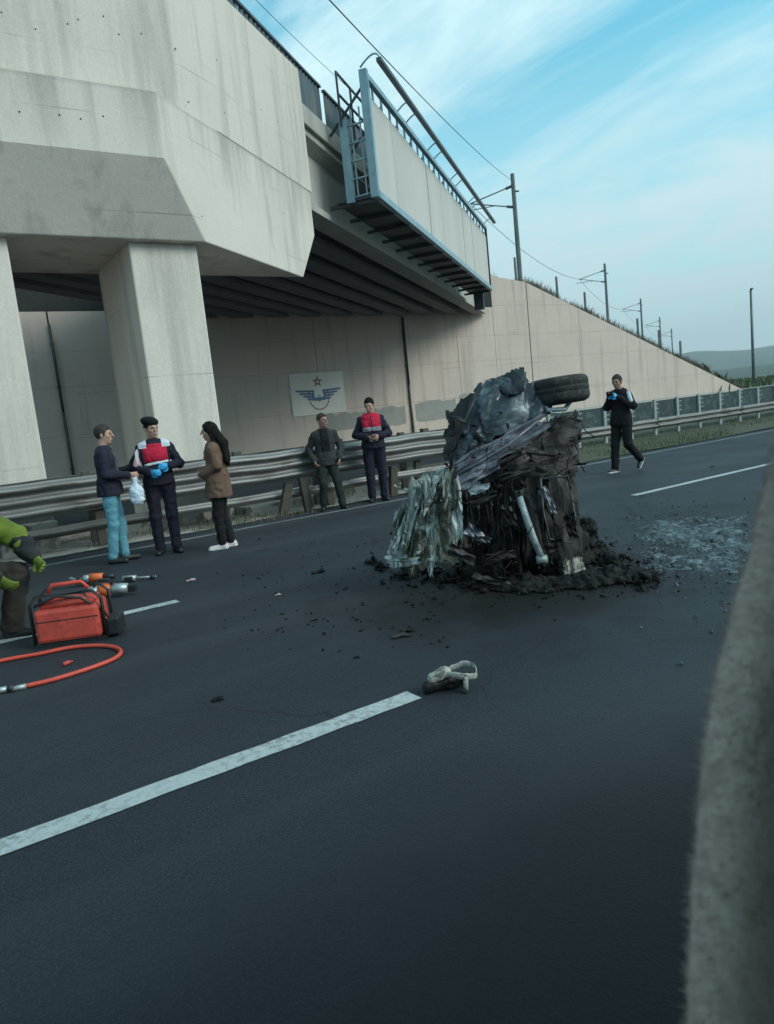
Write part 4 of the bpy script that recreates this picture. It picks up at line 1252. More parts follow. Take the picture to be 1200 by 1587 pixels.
# 5 bareheaded officer
f = Figure(gp(588, 776), facing(-118), 1.81, dict(
    elL=(-.02, .28, 1.14), wrL=(.20, .10, 1.10), elR=(-.02, -.28, 1.14), wrR=(.20, -.09, 1.09), hdL=(.5, -.8, 0), hdR=(.5, .8, 0), hyaw=-0.35, hpitch=0.3,
    anL=(-.02, .10, .085), anR=(.0, -.11, .085)), 'bareheaded officer in navy uniform with red and grey vest beside the guardrail', 'skin')
f.body(); f.jacket(M['navy_uniform'], 0.90, 0.026, seed=51); f.trousers(M['navy_uniform'], 0.026, seed=52); f.shoes(M['shoe'])
f.vest(M['red'], 1.26, 1.50, 0.036, 'red_vest', 0.155, seed=51); f.vest(M['grey_stripe'], 1.19, 1.26, 0.037, 'grey_band', 0.155, seed=51)
f.vest(M['navy_uniform'], 1.18, 1.46, 0.041, 'zip_placket', 0.012, seed=51)
f.hair(M['hair'])
ph = in_world(f, (.30, .0, 1.12))
phr = empty('phone', tuple(ph), R(-118), 'small dark phone in the hands of the bareheaded officer', 'phone')
box('case', (-.035, -.05, -.006), (.035, .05, .006), M['shoe'], phr, 0.004); box('screen', (-.031, -.046, .0062), (.031, .046, .0075), M['eye'], phr)

# 6 walker in dark jacket
f = Figure(gp(968, 731), facing(184), 1.78, dict(
    pel=(0, 0, .95), wst=(.005, 0, 1.09), ch=(.015, 0, 1.29), nb=(.02, 0, 1.445), head=(.065, 0, 1.615), hyaw=0.25, hpitch=0.15,
    elL=(.03, .28, 1.17), wrL=(.19, .09, 1.34), elR=(.03, -.27, 1.17), wrR=(.20, -.07, 1.35), hdL=(.6, -.4, .5), hdR=(.6, .4, .5),
    hipL=(0, .095, .91), hipR=(0, -.095, .91), knL=(.00, .11, .50), anL=(-.33, .12, .20), toeL=(.75, .1, -.72), knR=(.10, -.09, .50), anR=(.14, -.09, .085), toeR=(1, -.05, .0)),
    'walking man in dark jacket with a white shoulder stripe and blue gloves holding a camera', 'skin_tan')
f.body(); f.jacket(M['black'], 0.84, 0.03, seed=61, hood=True); f.trousers(M['black'], 0.026, seed=62); f.shoes(M['shoe'], M['sole_white']); f.gloves(M['glove']); f.hair(M['hair_grey'])
# white stripe down the near sleeve
G = Field(f.lo, f.hi, 0.009)
G.cap(f.p['shL']+np.array([0.03, 0.045, .03]), f.p['shL']+(f.p['elL']-f.p['shL'])*0.55+np.array([.045, 0.035, 0]), .036, .036, 0.01, (0, 1, 0), 1.0)
G.mesh('shoulder_stripe', M['white_stripe'], f.root)
pc = in_world(f, (.30, .01, 1.42))
cr = empty('camera_in_hand', tuple(pc), R(184), 'small black camera in the gloved hands of the walking man', 'camera')
box('camera_body', (-.03, -.06, -.04), (.03, .06, .04), M['shoe'], cr, 0.008); tube('lens', [(.03, 0, 0), (.08, 0, 0)], 0.03, M['shoe'], cr, 12)

# 7 firefighter crouching at the left edge
fx, fy, _ = ground(-33, 1002)
f = Figure((fx, fy, 0), facing(-42), 1.80, dict(
    pel=(-.12, 0, .58), wst=(-.05, 0, .72), ch=(.02, 0, .92), nb=(.09, 0, 1.07), head=(.17, 0, 1.22), hpitch=0.5, hyaw=0.0,
    hipL=(-.12, .11, .54), hipR=(-.12, -.11, .54), knL=(.29, .20, .52), knR=(.20, -.18, .40), anL=(.16, .20, .085), anR=(-.22, -.15, .12), toeR=(.8, 0, -.6),
    elL=(.26, .30, .80), wrL=(.46, .22, .62), elR=(.24, -.28, .76), wrR=(.42, -.18, .56)), 'firefighter in dark gear with yellow-green reflective jacket crouching at the left edge', 'skin')
f.body(0.01); f.jacket(M['hivis'], 0.48, 0.060, seed=71, cuff=0.3); f.trousers(M['turnout_brown'], 0.04, seed=72); f.shoes(M['shoe']); f.gloves(M['hivis'])
for nm, (a, b) in (('sleeve', ('sh', 'el')),):
    for s_ in 'LR':
        G = Field(f.lo, f.hi, 0.012)
        G.cap(f.p['el'+s_], f.p['wr'+s_]*0.85+f.p['el'+s_]*0.15, .100, .07, 0.02)
        Pt = G.pts(); band = np.abs(G.d) < 0.05
        G.d[band] += wrinkle(Pt[band], 0.012, 73).astype(np.float32)
        G.mesh('dark_sleeve', M['turnout'], f.root)
F = Field(f.p['head']-0.3, f.p['head']+0.3, 0.01)
F.ell(f.hp((-.02, 0, .05)), (.135, .115, .115), f.HM, 0.01); F.ell(f.hp((-.02, 0, .0)), (.17, .145, .03), f.HM, 0.03)
Pt = F.pts(); q = (Pt-f.p['head']) @ f.HM
F.d = np.maximum(F.d, -0.02-q[..., 2]).astype(np.float32)
F.mesh('helmet', M['turnout'], f.root)

# ================================================================== THE WRECK
def burnt(name, base, ash, rust, ash_lo=0.55, ash_hi=0.75, rust_lo=0.52, rough=0.8, metal=0.0, scale=2.2, bmp=0.35, st=(1, 1, 1)):
    m, nd, ln, bs = mat_base(name)
    v = mapped(nd, ln, st)
    n1 = noi(nd, ln, v, scale, 7, 0.65, 0.8)
    n2 = noi(nd, ln, v, scale*1.9, 7, 0.7, 0.5)
    n3 = noi(nd, ln, v, scale*9, 5, 0.7)
    col = mixc(nd, ln, ramp(nd, ln, n1, rust_lo, rust_lo+0.14), base, rust)
    col = mixc(nd, ln, ramp(nd, ln, n2, ash_lo, ash_hi), col, ash)
    col = mixc(nd, ln, 0.6, col, mixc(nd, ln, n3, (0.0, 0.0, 0.0), tuple(min(1, x*2.2) for x in ash)), 'OVERLAY')
    ln.new(col, bs.inputs['Base Color'])
    bs.inputs['Roughness'].default_value = rough; bs.inputs['Metallic'].default_value = metal
    bs.inputs['Specular IOR Level'].default_value = 0.4
    bump(nd, ln, bs, n3, bmp, 0.012)
    return m
M['char'] = burnt('charred_metal', (0.022, 0.020, 0.020), (0.12, 0.115, 0.118), (0.035, 0.028, 0.026), 0.52, 0.68, 0.52, 0.6, 0.2)
M['char_black'] = burnt('soot_black', (0.006, 0.006, 0.007), (0.026, 0.025, 0.025), (0.014, 0.011, 0.010), 0.6, 0.85)
M['char_brown'] = burnt('burnt_brown_panel', (0.042, 0.036, 0.036), (0.17, 0.155, 0.155), (0.016, 0.014, 0.014), 0.52, 0.68, 0.48, 0.6, 0.2)
M['blue_panel'] = burnt('scorched_blue_grey_paint', (0.055, 0.068, 0.080), (0.22, 0.265, 0.285), (0.024, 0.029, 0.036), 0.52, 0.66, 0.47, 0.36, 0.35, 1.5, 0.08)
M['blue_dark'] = burnt('scorched_dark_paint', (0.032, 0.037, 0.043), (0.12, 0.14, 0.15), (0.018, 0.020, 0.024), 0.55, 0.75, 0.50, 0.4, 0.35, 2.0, 0.1)
M['ash_sheet'] = burnt('ash_white_sheet', (0.27, 0.30, 0.285), (0.50, 0.54, 0.52), (0.055, 0.058, 0.05), 0.49, 0.61, 0.46, 0.6, 0.1, 4.0, 0.2, (1.6, 1.6, 0.35))
M['ash_tan'] = burnt('ash_tan_sheet', (0.16, 0.155, 0.13), (0.40, 0.40, 0.36), (0.045, 0.04, 0.035), 0.50, 0.62, 0.45, 0.7, 0.1, 4.0, 0.2, (1.6, 1.6, 0.35))
M['lilac'] = burnt('grey_lilac_fold', (0.17, 0.165, 0.185), (0.32, 0.31, 0.34), (0.06, 0.055, 0.06), 0.45, 0.65, 0.55, 0.4, 0.45, 4, 0.1)
M['tyre'] = simple('tyre_rubber', (0.011, 0.012, 0.013), (0.026, 0.025, 0.025), 9, 0.85, bmp=0.5, bscale=50, c3=(0.05, 0.048, 0.046))
M['rim'] = simple('burnt_rim', (0.10, 0.105, 0.11), (0.05, 0.05, 0.05), 7, 0.55, 0.6)
M['pipe'] = burnt('pale_pipe', (0.26, 0.30, 0.31), (0.45, 0.48, 0.48), (0.08, 0.08, 0.08), 0.45, 0.65, 0.6, 0.5, 0.3, 6)
M['orange_bit'] = simple('red_scrap', (0.20, 0.045, 0.04), (0.12, 0.035, 0.03), 9, 0.5)

WO = at(800, 905, 6.25); WO[2] = 0.0
wreck = empty('burnt_car_wreck', tuple(WO), 0, 'crumpled burnt out car wreck standing on its side in the middle lane', 'wrecked car')
WD = 6.25
def wl_(x, y, v=0.0):
    """survey point on the wreck, v metres behind its middle plane"""
    return at(x, y, WD+v)
def wadopt(o):
    return adopt(o, wreck)
def crumple(name, cs, mat, amp=0.05, seed=0, n=56, jag=0.05, thick=0.008, parent=None, folds=8, fr=(1.5, 4.5), bow=0.0, soft=.12):
    """creased sheet metal over four corners TL TR BR BL given as (px, py, v)"""
    C4 = [wl_(*c) for c in cs]
    rg = np.random.default_rng(seed)
    s, t = np.meshgrid(np.linspace(0, 1, n), np.linspace(0, 1, n), indexing='ij')
    # ragged outline
    def edge(tt, k): return jag*fbm(np.stack([tt*6, tt*0+k, tt*0+seed], -1), 3, seed+k)
    s2 = s+edge(t, 1)*(s-0.5)*2*(np.abs(s-0.5)*2)**2*2; t2 = t+edge(s, 2)*(t-0.5)*2*(np.abs(t-0.5)*2)**2*2
    TL, TR, BR_, BL = C4
    P = (1-s2)[..., None]*(1-t2)[..., None]*TL+s2[..., None]*(1-t2)[..., None]*TR+s2[..., None]*t2[..., None]*BR_+(1-s2)[..., None]*t2[..., None]*BL
    nr = np.cross(TR-TL, BL-TL); nr = unit(nr)
    if nr @ FW > 0: nr = -nr
    size = 0.5*(np.linalg.norm(TR-TL)+np.linalg.norm(BL-TL))
    d = 0
    for i in range(folds):
        a = rg.uniform(0, math.pi); f_ = rg.uniform(*fr); ph = rg.uniform(0, 1)
        w = (np.cos(a)*s+np.sin(a)*t)*f_+ph+0.25*fbm(np.stack([s*3, t*3, s*0+i], -1), 2, seed+i)
        tri = np.abs((w % 1)-0.5)*4-1
        msk = np.clip(0.5+fbm(np.stack([s*2.5, t*2.5, s*0+i*3.1], -1), 2, seed+50+i)*1.3, 0, 1)
        d = d+tri*msk/f_**0.7*rg.uniform(0.5, 1.0)
    d = d*amp*0.9+soft*amp*fbm(np.stack([s*14, t*14, s*0], -1), 3, seed+77)+bow*(1-(2*s-1)**2)*(1-(2*t-1)**2)
    P = P+d[..., None]*nr
    P = P+(0.15+soft)*amp*np.stack([fbm(np.stack([s*5, t*5, s*0+k], -1), 3, seed+90+k) for k in range(3)], -1)
    P[..., 2] = np.maximum(P[..., 2], 0.012)
    A = P.reshape(-1, 3); V = np.concatenate([A, A-nr*thick])
    i, j = np.meshgrid(np.arange(n-1), np.arange(n-1), indexing='ij'); a = (i*n+j).ravel(); N = n*n
    q = np.stack([a, a+n, a+n+1, a+1], -1)
    # torn holes
    if jag > 0:
        hole = fbm(np.stack([s*4, t*4, s*0+seed*1.7], -1), 3, seed+120)[:-1, :-1].ravel()
        eg = np.minimum(np.minimum(s, 1-s), np.minimum(t, 1-t))[:-1, :-1].ravel()
        rag = fbm(np.stack([s*16, t*16, s*0+seed], -1), 3, seed+130)[:-1, :-1].ravel()
        q = q[(hole < 0.62) & (eg+0.09*rag > 0.025*np.sign(jag))]
    F_ = np.concatenate([q, q[:, ::-1]+N])
    o = quadmesh(name, V, F_, mat, None, True)
    return adopt(o, parent) if parent is not None else wadopt(o)

# inner mass of the crushed cabin, soot-black to stand in for shade too
lo = np.minimum.reduce([wl_(640, 940, -0.7), wl_(1000, 560, 0.9), wl_(640, 560, -0.7), wl_(1000, 940, 0.9)])-0.1
hi = np.maximum.reduce([wl_(640, 940, -0.7), wl_(1000, 560, 0.9), wl_(640, 560, -0.7), wl_(1000, 940, 0.9)])+0.1
lo[2] = -0.03
F = Field(lo, hi, 0.019)
FM = np.stack([np.array([math.sin(yaw), -math.cos(yaw), 0]), FH, np.array([0, 0, 1.])], -1)
def tiltM(a):
    c, s_ = math.cos(a), math.sin(a)
    return FM @ np.array([[c, 0, s_], [0, 1, 0], [-s_, 0, c]])
for (x, y, v, w, d, h_, a) in ((795, 700, 0.42, .42, .50, .34, .15), (800, 830, 0.34, .46, .50, .43, -.05), (765, 645, 0.48, .18, .30, .22, .35), (875, 850, .3, .24, .38, .26, .0), (700, 825, .4, .26, .35, .32, .25), (850, 695, .35, .20, .35, .22, .0)):
    F.boxp(wl_(x, y, v), (w, d, h_), tiltM(a), 0.06, 0.04)
Pt = F.pts(); band = np.abs(F.d) < 0.30
nzv = 0.11*fbm(Pt[band]*3.4, 4, 5, True)+0.05*fbm(Pt[band]*11, 3, 8, True)
F.d[band] += nzv.astype(np.float32)
# hollows burnt through the middle
for (x, y, v, r_) in ((760, 800, -0.42, .20), (770, 850, -.45, .19), (815, 720, -.42, .14), (870, 790, -.40, .16), (800, 775, -.42, .17)):
    c = wl_(x, y, v); dd = np.sqrt(((Pt-c)**2).sum(-1))-r_
    F.d = np.maximum(F.d, -dd-0.03*0).astype(np.float32)
wadopt(F.mesh('cabin_mass', M['char_black'], None, True))['label'] = 'charred crushed cabin full of burnt metal'

# panels
crumple('bonnet_panel', ((738, 596, .02), (812, 566, .16), (824, 655, -.16), (704, 716, -.24)), M['blue_panel'], 0.030, 3, n=72, bow=0.10, folds=4, fr=(0.9, 2.2), jag=.03, soft=.03)['label'] = 'scorched blue-grey bonnet panel sticking up at the top'
crumple('bonnet_edge', ((756, 588, .06), (813, 565, .10), (814, 606, -.10), (786, 614, -.12)), M['blue_dark'], 0.02, 4, n=40, folds=3, fr=(.8, 2), jag=.02, soft=.03)
crumple('wing_panel', ((806, 588, .0), (856, 596, .02), (850, 646, -.12), (808, 652, -.14)), M['blue_panel'], 0.022, 7, 40, folds=4, fr=(.8, 2.2), jag=.03, soft=.03)
crumple('wing_panel', ((692, 640, .35), (746, 594, .12), (716, 724, -.14), (688, 712, .22)), M['blue_dark'], 0.04, 9, 48, folds=5, fr=(1, 3), soft=.05)
crumple('roof_panel', ((704, 672, -.10), (742, 640, -.16), (758, 702, -.28), (702, 728, -.26)), M['blue_dark'], 0.045, 12, 48, folds=6, fr=(1.2, 3.5), soft=.06)
crumple('folded_sill', ((694, 722, -.26), (842, 638, -.22), (856, 664, -.32), (704, 756, -.36)), M['lilac'], 0.030, 15, 64, folds=7, fr=(1, 3), soft=.05)
crumple('folded_sill', ((700, 738, -.34), (770, 704, -.36), (776, 724, -.40), (716, 762, -.40)), M['lilac'], 0.03, 16, 40, folds=7, fr=(1, 3), soft=.06)
crumple('floor_pan', ((735, 738, -.20), (896, 636, -.02), (898, 740, -.10), (748, 772, -.25)), M['char_brown'], 0.05, 18, 72, folds=7, fr=(1, 3.2), bow=.06, soft=.08)
crumple('floor_pan', ((800, 662, -.16), (902, 634, .04), (896, 716, .0), (830, 735, -.22)), M['char'], 0.05, 20, 56, folds=7, fr=(1, 3.4), soft=.08)
crumple('door_skin', ((850, 730, -.20), (890, 726, -.10), (908, 884, -.22), (868, 896, -.32)), M['char_brown'], 0.032, 23, 56, folds=5, fr=(.8, 2.6), soft=.06)
crumple('door_skin', ((806, 738, -.26), (846, 733, -.24), (866, 872, -.34), (834, 880, -.38)), M['char'], 0.035, 26, 56, folds=6, fr=(.9, 2.8), soft=.06)
crumple('inner_arch', ((698, 742, -.20), (724, 744, -.28), (728, 850, -.36), (702, 852, -.34)), M['char_brown'], 0.035, 42, 48, folds=6, fr=(1, 3), soft=.06)
# ash-white shredded end on the left: skin torn to hanging ribbons
crumple('bumper_skin', ((646, 736, -.04), (712, 722, -.24), (706, 806, -.30), (616, 812, -.12)), M['ash_sheet'], 0.085, 34, 90, folds=12, fr=(1.5, 6), bow=.04, soft=.10)
crumple('bumper_skin', ((614, 786, -.10), (706, 778, -.26), (704, 884, -.36), (596, 882, -.16)), M['ash_sheet'], 0.095, 37, 90, folds=12, fr=(1.5, 6), bow=.03, soft=.10)
crumple('bumper_skin', ((655, 770, -.24), (708, 752, -.30), (712, 872, -.40), (646, 880, -.36)), M['ash_tan'], 0.08, 39, 80, folds=11, fr=(1.5, 6), soft=.1)
rr0 = np.random.default_rng(5)
def ribbon(nm, x0, y0, x1, y1, w0, w1, v0, v1, mat, seed, amp=.02):
    dx_, dy_ = x1-x0, y1-y0; L_ = math.hypot(dx_, dy_); px_, py_ = -dy_/L_, dx_/L_
    if px_ < 0: px_, py_ = -px_, -py_
    return crumple(nm, ((x0-px_*w0/2, y0-py_*w0/2, v0), (x0+px_*w0/2, y0+py_*w0/2, v0-.03), (x1+px_*w1/2, y1+py_*w1/2, v1-.03), (x1-px_*w1/2, y1-py_*w1/2, v1)), mat, amp, seed, 30, .05, .005, None, 6, (1, 4), 0.0, .06)
for k in range(7):
    t = (k+rr0.uniform(-.4, .4))/6
    x0_ = 640+62*t; y0_ = 742-16*t+rr0.uniform(-4, 55)
    x1_ = 606+100*t+rr0.normal(0, 5); y1_ = min(890, y0_+rr0.uniform(45, 120))
    ribbon('torn_ribbon', x0_-30*(y0_-735)/150, y0_, x1_, y1_, rr0.uniform(16, 30), rr0.uniform(6, 20), -.16-.16*t, -.26-.18*t, M['ash_sheet'] if k % 3 != 2 else M['ash_tan'], 200+k, .05)
for k in range(24):
    x0_ = rr0.uniform(722, 842); y0_ = rr0.uniform(738, 800)
    x1_ = x0_+rr0.normal(8, 8); y1_ = min(912, y0_+rr0.uniform(50, 130))
    ribbon('charred_ribbon', x0_, y0_, x1_, y1_, rr0.uniform(8, 20), rr0.uniform(5, 16), rr0.uniform(-.3, -.12), rr0.uniform(-.42, -.25), (M['char'], M['char_black'], M['char_brown'])[k % 3], 300+k, .022)
crumple('trim_strip', ((600, 868, -.30), (648, 862, -.42), (650, 874, -.44), (604, 882, -.32)), M['ash_sheet'], 0.012, 44, 28, folds=4)
crumple('torn_flap', ((640, 744, -.02), (696, 720, -.14), (694, 742, -.24), (632, 768, -.12)), M['ash_sheet'], 0.03, 46, 40, folds=6, soft=.06)
crumple('torn_flap', ((612, 792, -.1), (636, 768, -.14), (632, 826, -.22), (604, 842, -.15)), M['ash_sheet'], 0.03, 48, 34, soft=.06)
crumple('bright_scrap', ((722, 752, -.36), (762, 748, -.40), (752, 764, -.42), (728, 768, -.40)), M['pipe'], 0.015, 49, 24, folds=4)
crumple('foot_plate', ((872, 868, -.34), (902, 862, -.26), (908, 888, -.28), (876, 898, -.36)), M['ash_tan'], 0.02, 51, 28, folds=5)
# torn plates lying every way in the hollow
for k, (x, y, dx_, dy_, w_, v_, mt_) in enumerate(((748, 772, 46, -14, 20, -.38, 'char_brown'), (790, 800, 20, 34, 22, -.42, 'char'), (740, 830, 36, 22, 18, -.44, 'lilac'), (776, 862, 44, -10, 18, -.46, 'char_brown'), (850, 775, 22, 40, 16, -.42, 'lilac'),
                                          (715, 860, 40, 18, 20, -.46, 'char_brown'), (858, 845, 26, -22, 18, -.44, 'char'), (800, 735, 50, -16, 14, -.40, 'char_brown'), (885, 815, 10, 42, 20, -.34, 'char'), (760, 900, 60, 4, 18, -.5, 'char'))):
    ribbon('torn_plate', x-dx_/2, y-dy_/2, x+dx_/2, y+dy_/2, w_, w_*.7, v_, v_-.03, M[mt_], 400+k, .03)
fr_ = [(838, 742, -.34), (880, 738, -.26), (892, 800, -.32), (886, 842, -.38), (852, 836, -.42), (842, 790, -.38), (838, 742, -.34)]
wadopt(tube('door_frame', [wl_(*q) for q in fr_], .011, M['rim'], None, 6))
# engine block and radiator in the hollow
eb = wl_(775, 850, -.02); bm = bmesh.new()
abox(bm, (eb[0]-.16, eb[1]-.14, eb[2]-.15), (eb[0]+.16, eb[1]+.14, eb[2]+.15))
for k in range(5): abox(bm, (eb[0]-.14+.065*k, eb[1]-.17, eb[2]-.13), (eb[0]-.115+.065*k, eb[1]-.141, eb[2]+.13))
wadopt(bmobj('engine_block', bm, M['char'], None, bevel=.012))
bm = bmesh.new()
for k in range(12):
    a_ = wl_(722+k*3.2, 800-k*1.2, -.26); b_ = wl_(724+k*3.2, 842-k*1.2, -.27); abar(bm, a_, b_, .004, .02)
abar(bm, wl_(719, 799, -.26), wl_(762, 784, -.26), .022, .03); abar(bm, wl_(721, 845, -.27), wl_(764, 828, -.27), .022, .03)
wadopt(bmobj('radiator', bm, M['rim'], None))
# struts, pipes, torn edges
def wtube(name, pts, r_, mat, n=8):
    return wadopt(tube(name, [wl_(*q) for q in pts], r_, mat, None, n))
wtube('strut', [(806, 770, -.42), (815, 800, -.46), (826, 832, -.48), (842, 870, -.50)], [.024, .03, .03, .026], M['pipe'], 10)
wtube('strut_foot', [(832, 868, -.50), (848, 866, -.50)], .034, M['pipe'], 10)
wtube('exhaust_pipe', [(735, 735, -.34), (780, 715, -.36), (815, 700, -.34), (860, 705, -.26)], .02, M['char_brown'], 8)
wtube('sill_rail', [(700, 740, -.34), (745, 716, -.36), (790, 688, -.36), (834, 652, -.30)], [.014, .016, .014, .01], M['lilac'], 6)
wtube('window_pillar', [(746, 594, .0), (728, 636, -.17), (704, 690, -.26), (697, 735, -.32)], .013, M['blue_dark'], 6)
wtube('spring_leg', [(846, 640, -.02), (852, 610, .02)], .045, M['char'], 10)
wtube('drive_shaft', [(820, 655, -.05), (846, 622, .05)], .03, M['rim'], 8)
wtube('suspension_arm', [(848, 636, -.12), (876, 634, -.05), (884, 622, .05)], .02, M['pipe'], 8)
wtube('brake_hose', [(846, 630, -.1), (856, 640, -.14), (870, 640, -.14)], .008, M['pipe'], 6)
rg = np.random.default_rng(12)
bm = bmesh.new()
for k in range(40):
    x0_, y0_ = rg.uniform(700, 895), rg.uniform(640, 880)
    pts = []
    x_, y_, v_ = x0_, y0_, rg.uniform(-.5, -.25)
    for i in range(6):
        pts.append(wl_(x_, min(y_, 925), v_)); x_ += rg.normal(0, 9); y_ += rg.uniform(0, 15); v_ += rg.normal(0, .03)
    atube(bm, pts, rg.uniform(.0025, .005), 5)
o = wadopt(bmobj('burnt_wiring', bm, M['char_black'], None, True)); o['kind'] = 'stuff'
# jagged shards of torn metal bristling out
def shards(name, P, size, mat, seed, thin=0.25, up=False):
    rg = np.random.default_rng(seed); n = len(P)
    base = np.array([[-1, -.6, 0], [1, -.4, 0], [.5, .9, 0], [-.7, .7, .0], [0.1, 0.1, 1]], float)
    V = np.zeros((n, 5, 3))
    for i in range(n):
        a, b, c = rg.uniform(0, 2*math.pi, 3)
        if not up: b = rg.normal(0, 0.35); c = rg.normal(0, .35)
        Mx = np.array(Matrix.Rotation(a, 3, 'Z') @ Matrix.Rotation(b, 3, 'X') @ Matrix.Rotation(c, 3, 'Y'))
        s_ = size*rg.lognormal(0, 0.55)
        V[i] = (base*np.array([rg.uniform(.5, 1.5), rg.uniform(.4, 1.2), thin*rg.uniform(.5, 1.6)])*s_+rg.normal(0, .18*s_, (5, 3))) @ Mx.T+P[i]
    b = np.arange(n)*5
    F_ = np.concatenate([np.stack([b+i, b+(i+1) % 4, b+4], -1) for i in range(4)]+[np.stack([b+2, b+1, b], -1), np.stack([b+3, b+2, b], -1)])
    return quadmesh(name, V.reshape(-1, 3), F_, mat, None, False)
P = np.array([wl_(rg.uniform(690, 900), rg.uniform(640, 900), rg.uniform(-.40, -.15)) for _ in range(150)])
o = wadopt(shards('torn_scraps', P, 0.019, M['char'], 4, 0.5, True)); o['kind'] = 'stuff'
P = np.array([wl_(rg.uniform(610, 715), rg.uniform(745, 885), rg.uniform(-.42, -.2)) for _ in range(90)])
o = wadopt(shards('ash_flakes', P, 0.016, M['ash_sheet'], 5, 0.4, True)); o['kind'] = 'stuff'
for k, (x, y, v, s_) in enumerate(((762, 783, -.36, .016), (795, 874, -.44, .015))):
    o = wadopt(shards('red_scrap', np.array([wl_(x, y, v), wl_(x+4, y-2, v)]), s_, M['orange_bit'], 6+k, .8, True))

# wheels
def make_wheel(name, c, axis, r_, w_, burntout=False, lab=None):
    axis = Vector(axis).normalized()
    wr = bpy.data.objects.new(name, None); COL.objects.link(wr); wr.empty_display_size = .1
    q = Vector((0, 0, 1)).rotation_difference(axis)
    wr.parent = wreck
    wr.location = Vector(c)-Vector(wreck.location)
    wr.rotation_euler = q.to_euler()
    if lab: wr['label'] = lab
    N = 48
    prof = [(.60, -.42), (.62, -.5), (.80, -.54), (.94, -.46), (1.0, -.34), (1.0, -.12), (.988, -.10), (.988, -.06), (1.0, -.04), (1.0, .10), (.988, .12), (.988, .16), (1.0, .18), (1.0, .36), (.94, .48), (.80, .54), (.62, .5), (.60, .42)]
    V, F_ = [], []
    m = len(prof)
    for i in range(N):
        a = i*2*math.pi/N
        for (rr_, zz) in prof:
            k_ = 1+(0.02*mnoise.noise(Vector((math.cos(a)*2, math.sin(a)*2, zz*2))) if burntout else 0)
            V.append((rr_*r_*k_*math.cos(a), rr_*r_*k_*math.sin(a), zz*w_))
    for i in range(N):
        for j in range(m):
            F_.append((i*m+j, ((i+1) % N)*m+j, ((i+1) % N)*m+(j+1) % m, i*m+(j+1) % m))
    pyobj('tyre', V, F_, M['tyre'], wr, True)
    bm = bmesh.new()
    atube(bm, [(0, 0, -.40*w_), (0, 0, -.38*w_), (0, 0, .38*w_), (0, 0, .40*w_)], [r_*.60, r_*.62, r_*.62, r_*.60], 32)
    bmobj('rim', bm, M['rim'], wr, True)
    bm = bmesh.new()
    for k in range(5):
        a = k*2*math.pi/5
        abar(bm, (0.05*math.cos(a), .05*math.sin(a), .42*w_), (r_*.58*math.cos(a), r_*.58*math.sin(a), .44*w_), .05, .02)
    atube(bm, [(0, 0, .40*w_), (0, 0, .5*w_)], .06, 16)
    bmobj('spokes', bm, M['rim'], wr)
    return wr
make_wheel('wheel', wl_(866, 606, .10), (-0.02, 0.06, 1), .26, .215, lab='wheel lying flat at the very top of the wreck')

# loose charred heap around the foot of the wreck
lo = np.array([WO[0]-1.9, WO[1]-1.9, -0.02]); hi = np.array([WO[0]+1.9, WO[1]+1.9, .62])
F = Field(lo, hi, 0.018)
heap = [(655, 898, .12, .06), (700, 904, .17, .09), (745, 910, .20, .10), (800, 914, .22, .11), (850, 914, .22, .13), (900, 908, .20, .15), (945, 902, .20, .18), (982, 898, .17, .17), (1002, 906, .10, .10),
        (780, 892, .3, .24), (860, 882, .3, .26), (922, 868, .20, .30), (915, 850, .11, .46), (592, 882, .05, .10), (580, 874, .04, .14), (625, 895, .09, .08), (960, 880, .16, .20), (680, 886, .2, .15), (722, 892, .2, .17), (640, 884, .13, .09), (735, 870, .2, .3), (690, 862, .16, .22)]
for (x, y, r_, h_) in heap:
    c = ground(x, y); F.ell((c[0]+FH[0]*.1, c[1]+FH[1]*.1, 0), (r_*1.25, r_*1.25, h_*.72), None, 0.07)
Pt = F.pts(); band = np.abs(F.d) < .25
F.d[band] += (0.07*fbm(Pt[band]*5.5, 4, 15, True)+.06*fbm(Pt[band]*21, 4, 16, True)).astype(np.float32)
F.d = np.maximum(F.d, 0.002-Pt[..., 2]).astype(np.float32)
hp_ = F.mesh('charred_heap', M['char_black'])
tag(hp_, 'black charred rubble heaped around the foot of the burnt wreck', 'rubble', kind='stuff')
P = []
for (x, y, r_, h_) in heap:
    c = ground(x, y)
    for _ in range(70):
        a = rg.uniform(0, 6.28); rr_ = r_*1.15*rg.gamma(2.0, 0.5); P.append((c[0]+rr_*math.cos(a), c[1]+rr_*math.sin(a), rg.uniform(0.0, h_*.8)*max(0.0, 1-rr_/(r_*1.5))+.005))
o = shards('charred_scraps', np.array(P), 0.013, M['char_black'], 21, .6, True)
tag(o, 'small charred scraps strewn over the black heap', 'scraps', kind='stuff')

# soot film on the road under and in front of the wreck
def blot(name, cx, cy, rx, ry, rot, mat, z, seed, lab, n=70, thr=0.0):
    s, t = np.meshgrid(np.linspace(-1, 1, n), np.linspace(-1, 1, n), indexing='ij')
    r_ = np.sqrt(s*s+t*t)+0.55*fbm(np.stack([s*2.2+seed, t*2.2, s*0], -1), 4, seed)
    X = cx+(s*rx*math.cos(rot)-t*ry*math.sin(rot)); Y = cy+(s*rx*math.sin(rot)+t*ry*math.cos(rot))
    V = np.stack([X, Y, np.full_like(X, z)], -1).reshape(-1, 3)
    i, j = np.meshgrid(np.arange(n-1), np.arange(n-1), indexing='ij'); a = (i*n+j).ravel()
    q = np.stack([a, a+n, a+n+1, a+1], -1)[(r_[:-1, :-1] < 0.72+thr).ravel()]
    o = quadmesh(name, V, q, mat, None, False)
    return tag(o, lab, 'stain', kind='stuff')
c = ground(800, 925)
0 and blot('soot_stain', c[0], c[1], 1.35, 0.95, R(-34), M['soot'], 0.0045, 3, 'black soot on the asphalt under the wreck')

